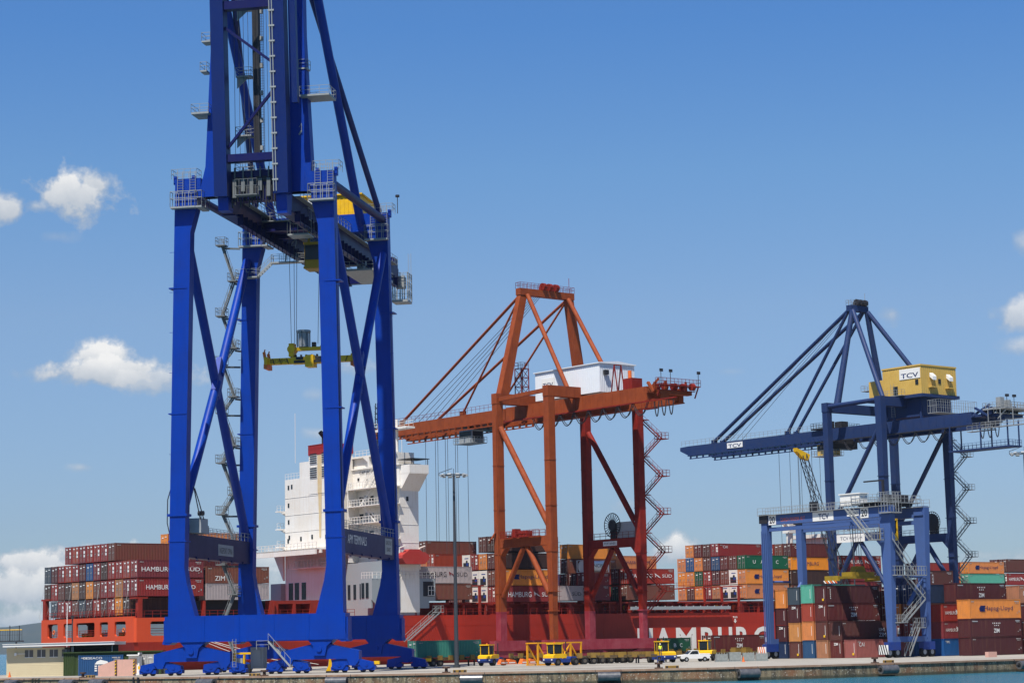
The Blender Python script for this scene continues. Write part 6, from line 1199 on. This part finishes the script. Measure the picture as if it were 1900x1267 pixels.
# ================================================================ vehicles
def vframe(px, Y, rz): # vehicle local: x forward
    q = ppos(px, Y); return q, rz
GRZ = G.rz
def tractor(px, Y, rz, lab, blue=True):
    t = bpy.data.objects.new('terminal_tractor', None); COL.objects.link(t); t.location = ppos(px, Y); t.rotation_euler = (0, 0, rz); tag(t, lab, 'tractor', 'yellow terminal tractors')
    b = MB(); b.box(-2.6, 2.0, -.45, .45, .6, .95); b.prism([(1.0, .45), (2.45, .45), (2.6, .75), (2.6, 1.05), (1.0, 1.05)], 1, -1.2, 1.2); b.box(-.6, 1.0, -1.2, -.55, .45, .95); b.box(-.6, 1.0, .55, 1.2, .45, .95); b.prism([(-2.4, .95), (-1.1, .95), (-1.3, 1.25), (-2.2, 1.25)], 1, -.5, .5)
    b.build('chassis', HYBL if blue else DARK, t)
    b = MB(); b.prism([(.1, 1.05), (2.55, 1.05), (2.5, 1.45), (2.1, 1.6), (.1, 1.65)], 1, -1.15, 1.15)      # bonnet and lower cab
    x0, x1 = .15, 1.75
    for x in (x0, x1 - .08):
        for y in (-1.15, .25): b.box(x, x + .1, y, y + .1, 1.6, 3.05)
    b.box(x0 - .1, x1 + .12, -1.2, .4, 3.0, 3.16); b.box(x0, x0 + .06, -1.1, .3, 1.6, 2.1); b.box(.85, .93, -1.16, -1.1, 1.6, 3.0); cb = b.build('cab', YEL, t)
    b = MB(); b.box(x0 + .1, x1 - .1, -1.12, -1.1, 1.75, 2.95); b.cut(); b.box(x1 - .02, x1, -1.0, .25, 1.75, 2.95); b.cut(); b.box(x0 + .0, x0 + .02, -1.0, .25, 2.1, 2.95); b.cut(); b.box(x0 + .1, x1 - .1, .3, .32, 1.75, 2.95); b.build('window', GLASS, cb)
    b = MB(); b.box(.8, 1.3, -1.0, -.6, 1.6, 2.5); b.build('seat', DARK, cb)
    for x, y in ((1.7, -1.05), (1.7, 1.05)): b = MB(); b.wheel((x, y, .52), .52, .34, mi2=1); b.build('wheel', [BLACK, HUB], t)
    for y in (-.95, .95): b = MB(); b.wheel((-1.6, y, .52), .52, .6, mi2=1); b.build('wheel', [BLACK, HUB], t)
    b = MB(); b.tube((.0, .9, 1.0), (.0, .9, 3.3), .08, 8); b.build('exhaust_pipe', DARK, t)
    b = MB(); b.box(2.6, 2.64, -1.0, -.75, .75, .95); b.cut(); b.box(2.6, 2.64, .75, 1.0, .75, .95); b.build('headlight', WHITE, t)
    b = MB(); b.tube((1.0, -.4, 3.16), (1.0, -.4, 3.34), .1, 8); b.build('beacon', OREDM, t); return t
def trailer(px, Y, rz, lab, L=12.4, boxes=True):
    t = bpy.data.objects.new('container_trailer', None); COL.objects.link(t); t.location = ppos(px, Y); t.rotation_euler = (0, 0, rz); tag(t, lab, 'trailer', 'container trailers')
    b = MB()
    for y in (-.55, .4): b.box(0, L, y, y + .16, .85, 1.25)
    for k in range(int(L/1.5)): b.box(k*1.5 + .3, k*1.5 + .55, -1.2, 1.2, 1.0, 1.22)
    b.build('frame', TRAILB, t)
    if boxes:
        for k in range(6): b = MB(); x = .2 + k*2.05; b.box(x, x + .8, -1.3, -1.05, .95, 1.65); b.cut(); b.box(x, x + .8, 1.05, 1.3, .95, 1.65); b.build('corner_guide', TRAILY, t)
    for x in (1.4, 2.75):
        for y in (-.95, .95): b = MB(); b.wheel((x, y, .52), .52, .5, mi2=1); b.build('wheel', [BLACK, HUB], t)
    b = MB(); b.box(L - 3.0, L - 2.8, -.8, -.65, 0, 1); b.cut(); b.box(L - 3.0, L - 2.8, .65, .8, 0, 1); b.build('landing_leg', DARK, t); return t
tractor(903, 326, R(-118), 'yellow terminal tractor at an angle right of the green container trailer'); tr1 = trailer(772, 328, GRZ, 'brown trailer carrying the green container by the lamp mast')
o = container('e', 0, 0, 1.32, 12.19, 2.59, '', 'containers on trailers'); o.location = ppos(768, 328, 1.32) + Vector((-1.22*math.sin(-GRZ) - 1.0, -1.22*math.cos(GRZ), 0)); o['label'] = 'sea green container riding on a trailer behind the lamp mast'
o.material_slots[0].material = o.children[0].material_slots[0].material = paint('c_sea_green', (.06, .27, .2), .5, .3)
tractor(1030, 309, GRZ + math.pi, 'yellow and blue terminal tractor facing left in front of the yellow lifting frame')
tractor(1212, 322, R(-65), 'yellow terminal tractor with the worker in a hi vis vest standing by it')
tractor(1301, 334, R(-112), 'yellow terminal tractor right of the white pickup', False)
for k, (px, Y, w) in enumerate(((1052, 318, 'left end of the parked row'), (1084, 324, 'second in the parked row'), (1120, 328, 'third in the parked row behind magenta crane sill'))): trailer(px, Y, GRZ - .5 + .1*k, 'empty yellowish trailer with black wheels, ' + w)
trailer(940, 345, GRZ, 'empty trailer behind the orange forks')
trailer(1312, 352, GRZ, 'trailer carrying the maroon container behind galvanised panels')
o = container('m', 0, 0, 1.3, 12.19, 2.59, '', 'containers on trailers'); o.location = ppos(1306, 352, 1.3) + Vector((0, -1, 0)); o['label'] = 'maroon container riding on a trailer right of the white pickup'; logo_zim(o, 12.2, 2.59)
o = container('n', 0, 0, .6, 6.06, 2.75, '', 'containers on trailers'); o.location = ppos(1222, 392, .9); o['label'] = 'dark green container low behind the hi vis worker and white pickup'
for i, ch in enumerate('BC'): text(ch, .6, .65, WHITE, o, (2.2 + i*1.5, -.012, 1.4))
trailer(1219, 392, GRZ, 'trailer under the low dark green container', L=7)
for k, (px, Y) in enumerate(((922, 322), (936, 323), (961, 325), (974, 326))):
    b = MB(); b.prism([(-.9, .2), (.9, .2), (.6, .75), (-.5, .95)], 1, -.4, .4); b.box(-.7, .5, -.42, -.405, .35, .5, 1)
    o = b.build('wheel_chock', [OREDM, WHITE], None, ppos(px, Y), GRZ); tag(o, f'orange steel wedge on the ground, {["leftmost", "second from left", "third from left", "rightmost"][k]} right of the tractor', 'wheel chock', 'orange wedges on the ground')
lf = bpy.data.objects.new('lifting_frame', None); COL.objects.link(lf); lf.location = ppos(985, 314); lf.rotation_euler = (0, 0, GRZ); tag(lf, 'tall open yellow lifting frame of posts and braces behind the yellow and blue tractor', 'lifting frame')
for y in (0, 2.4):
    b = MB()
    for x in (0, 2.0, 4.0, 6.2, 8.2): b.box(x, x + .22, y - .11, y + .11, 0, 3.1); b.cut()
    b.build('post', YOR, lf); b = MB()
    b.box(-.1, 8.5, y - .1, y + .1, 3.1, 3.3); b.cut(); b.box(-.1, 8.5, y - .1, y + .1, 0, .2); b.cut()
    for x in (0.1, 2.1, 6.3): b.beam((x, y, 3.0), (x + 1.9, y, .2), .18, .18); b.cut()
    b.beam((4.1, y, .2), (6.2, y, 3.0), .18, .18); b.build('rail', YOR, lf)
b = MB()
for x in (0, 4, 8.2): b.box(x, x + .2, 0, 2.4, 3.12, 3.28); b.cut()
b.build('cross_bar', YOR, lf)
# white pickup
pk = bpy.data.objects.new('pickup_truck', None); COL.objects.link(pk); pk.location = ppos(1271, 325); pk.rotation_euler = (0, 0, GRZ + math.pi - .35); tag(pk, 'white pickup truck parked beside a yellow tractor', 'pickup truck')
b = MB(); b.prism([(-2.35, .45), (2.3, .45), (2.4, .75), (2.3, 1.0), (1.1, 1.1), (-2.35, 1.08)], 1, -.85, .85); b.prism([(-.75, 1.08), (1.15, 1.08), (.5, 1.65), (-.5, 1.68)], 1, -.74, .74); b.box(-2.35, -.8, -.85, -.78, 1.05, 1.2); b.box(-2.35, -.8, .78, .85, 1.05, 1.2); b.build('body', WHITE, pk)
b = MB()
for y in (-.76, .745): b.prism([(-.6, 1.12), (.95, 1.12), (.45, 1.58), (-.42, 1.6)], 1, y, y + .015); b.cut()
b.prism([(-.72, .9 + .0), (.72, .9)], 0, 0, 0) if False else b.beam((1.12, 0, 1.12), (.56, 0, 1.6), 1.3, .03, side=(0, 1, 0)); b.cut(); b.box(-.72, -.70, -.6, .6, 1.2, 1.58); b.build('window', GLASS, pk)
b = MB(); b.box(2.3, 2.42, -.5, .5, .6, .85); b.cut(); b.box(-2.42, -2.35, -.8, .8, .5, .65); b.build('bumper', DARK, pk)
for x in (-1.5, 1.45):
    for y in (-.8, .8): b = MB(); b.wheel((x, y, .36), .36, .22, mi2=1); b.build('wheel', [BLACK, GREYP], pk)
for y in (-.7, .7): b = MB(); b.box(2.28, 2.4, y - .12, y + .12, .72, .9); b.build('headlight', GLASS, pk)
# galvanised boxes / water filled barriers in a row
for k in range(4):
    b = MB(); x = 1323 + k*24.5; b.box(-.85, .85, -.5, .5, .1, 1.1 + .12*(k*2 % 3)); b.box(-.8, .8, -.53, -.5, .2, .6); b.box(-.95, .95, -.55, .55, 0, .12)
    for j in range(5): b.box(-.85 + j*.38, -.75 + j*.38, -.54, -.5, .12, 1.3)
    o = b.build('steel_bin', paint('galvanised_bin', (.3, .33, .32), .5, .5, (.5, .52, .5), 2.5), None, ppos(x, 316), .1 - .04*k); tag(o, f'galvanised steel bin, {["leftmost", "second from left", "third from left", "rightmost"][k]} in the row left of the yard gantry', 'bin', 'galvanised bins')
for k in range(2):
    b = MB(); b.box(-.5, .5, -.5, .5, 0, .95); b.box(-.53, .53, -.53, .53, .95, 1.0)
    o = b.build('wooden_crate', TRAILY, None, ppos(1349 + k*19, 345) + Vector((0, 0, .9)), GRZ); b2 = MB(); b2.box(-.4, .4, -.4, .4, -.9, 0); b2.build('stand', DARK, o); tag(o, f'brown crate under the maroon container, {["left", "right"][k]} of two', 'crate', 'brown crates')
# machinery between the near crane legs: a yellow forklift partly hidden
fk = bpy.data.objects.new('forklift', None); COL.objects.link(fk); fk.location = ppos(446, 292); tag(fk, 'yellow cabbed yard vehicle partly hidden behind the near crane leg', 'forklift')
b = MB(); b.box(-1.2, .9, -.7, .7, .6, 1.2); b.build('body', DARK, fk); b = MB()
for x in (-1.3, .0): b.box(x, x + .18, -.7, .7, 1.1, 2.6)
b.box(-1.35, 1.0, -.75, .75, 2.5, 2.75); b.build('cab_frame', YEL, fk); b = MB(); b.box(-1.0, -.1, -.5, .5, 1.2, 2.0); b.build('window', GREYP, fk)
for x in (-.9, .6):
    for y in (-.7, .7): b = MB(); b.wheel((x, y, .4), .4, .3); b.build('wheel', BLACK, fk)
b = MB(); b.prism([(-.5, 0), (.5, 0), (.35, .6), (.1, 1.6), (-.1, 1.6), (-.2, .7)], 1, -.15, .15); o = b.build('hose_stand', YEL, None, ppos(604, 281) + Vector((0, 0, .2))); b2 = MB(); b2.box(-.5, .5, -.3, .3, -.2, 0); b2.build('base', DARK, o); tag(o, 'small leaning yellow stand among the right bogies of the near crane', 'stand')
# ================================================================ the worker
def person(loc, rz):
    jt = {'pel': (0, 0, .95), 'sp': (0, 0, 1.15), 'ch': (.0, 0, 1.38), 'nk': (.0, 0, 1.52), 'hd': (.03, 0, 1.66), 'ht': (.02, 0, 1.76),
          'hl': (0, .1, .9), 'kl': (.04, .12, .5), 'al': (0, .13, .09), 'fl': (.17, .14, .04), 'hr': (0, -.1, .9), 'kr': (.03, -.12, .5), 'ar': (-.02, -.13, .09), 'fr': (.15, -.15, .04),
          'sl': (0, .19, 1.43), 'el': (-.03, .27, 1.14), 'wl': (.1, .27, .92), 'sr': (0, -.19, 1.43), 'er': (-.04, -.27, 1.15), 'wr': (.16, -.25, 1.0)}
    ed = [('pel', 'sp'), ('sp', 'ch'), ('ch', 'nk'), ('nk', 'hd'), ('hd', 'ht'), ('pel', 'hl'), ('hl', 'kl'), ('kl', 'al'), ('al', 'fl'), ('pel', 'hr'), ('hr', 'kr'), ('kr', 'ar'), ('ar', 'fr'), ('ch', 'sl'), ('sl', 'el'), ('el', 'wl'), ('ch', 'sr'), ('sr', 'er'), ('er', 'wr')]
    rad = {'pel': .14, 'sp': .13, 'ch': .15, 'nk': .055, 'hd': .1, 'ht': .07, 'hl': .09, 'kl': .06, 'al': .045, 'fl': .035, 'hr': .09, 'kr': .06, 'ar': .045, 'fr': .035, 'sl': .06, 'el': .045, 'wl': .032, 'sr': .06, 'er': .045, 'wr': .032}
    for s_, w in (('l', 1), ('r', -1)):
        wx, wy, wz = jt['w' + s_]
        for i in range(4): k = f'g{s_}{i}'; jt[k] = (wx + .03, wy + (i - 1.5)*.02, wz - .17 + .01*abs(i - 1.5)); rad[k] = .009; jt['p' + k] = (wx + .02, wy + (i - 1.5)*.018, wz - .09); rad['p' + k] = .014; ed += [('w' + s_, 'p' + k), ('p' + k, k)]
        k = f't{s_}'; jt[k] = (wx + .07, wy - .02*w, wz - .09); rad[k] = .011; ed += [('w' + s_, k)]
    names = list(jt); me = bpy.data.meshes.new('person'); me.from_pydata([jt[n] for n in names], [(names.index(a), names.index(b)) for a, b in ed], [])
    o = bpy.data.objects.new('person', me); COL.objects.link(o); md = o.modifiers.new('s', 'SKIN'); sv_ = me.skin_vertices[0].data
    for i, n in enumerate(names): sv_[i].radius = (rad[n], rad[n]*(1.0)); sv_[i].use_root = (n == 'pel')
    o.modifiers.new('d', 'SUBSURF').levels = 1; dg = bpy.context.evaluated_depsgraph_get(); m2 = bpy.data.meshes.new_from_object(o.evaluated_get(dg)); o.modifiers.clear(); o.data = m2
    m2.materials.clear()
    for mm in (SKIN, JEAN, VEST): m2.materials.append(mm)
    for f in m2.polygons: c = f.center; f.material_index = 1 if c.z < 1.0 and abs(c.y) < .235 else (2 if 1.0 <= c.z < 1.5 and abs(c.y) < .25 else 0); f.use_smooth = True
    o.location = loc; o.rotation_euler = (0, 0, rz); tag(o, 'worker in a yellow hi vis vest and navy trousers standing on the blue tractor step', 'person')
    b = MB(); b.tube((.02, 0, 1.68), (.01, 0, 1.8), .115, 14, .07); b.tube((.08, 0, 1.69), (.08, 0, 1.7), .13, 14); b.build('helmet', WHITE, o)
    b = MB()
    for y in (-.037, .037): b.tube((.12, y, 1.67), (.135, y, 1.67), .012, 6); b.cut()
    b.build('eye', HAIR, o); b = MB(); b.prism([(.12, 1.66), (.155, 1.63), (.12, 1.62)], 1, -.012, .012); b.build('nose', SKIN, o); b = MB(); b.box(.118, .128, -.025, .025, 1.595, 1.602); b.build('mouth', RUST, o)
    return o
wloc = ppos(1211, 318); person(Vector((wloc.x, wloc.y, .98)), -math.pi/2)
b = MB(); b.box(-.5, .5, -.4, .5, .9, .97); b.box(-.45, .45, -.3, .4, .4, .47); b.box(-.5, -.44, -.4, .5, 0.02, .9); b.box(.44, .5, -.4, .5, 0.02, .9); o = b.build('boarding_step', HYBL, None, Vector((wloc.x, wloc.y, 0))); tag(o, 'blue steel boarding step carrying the worker in a hi vis vest', 'step')
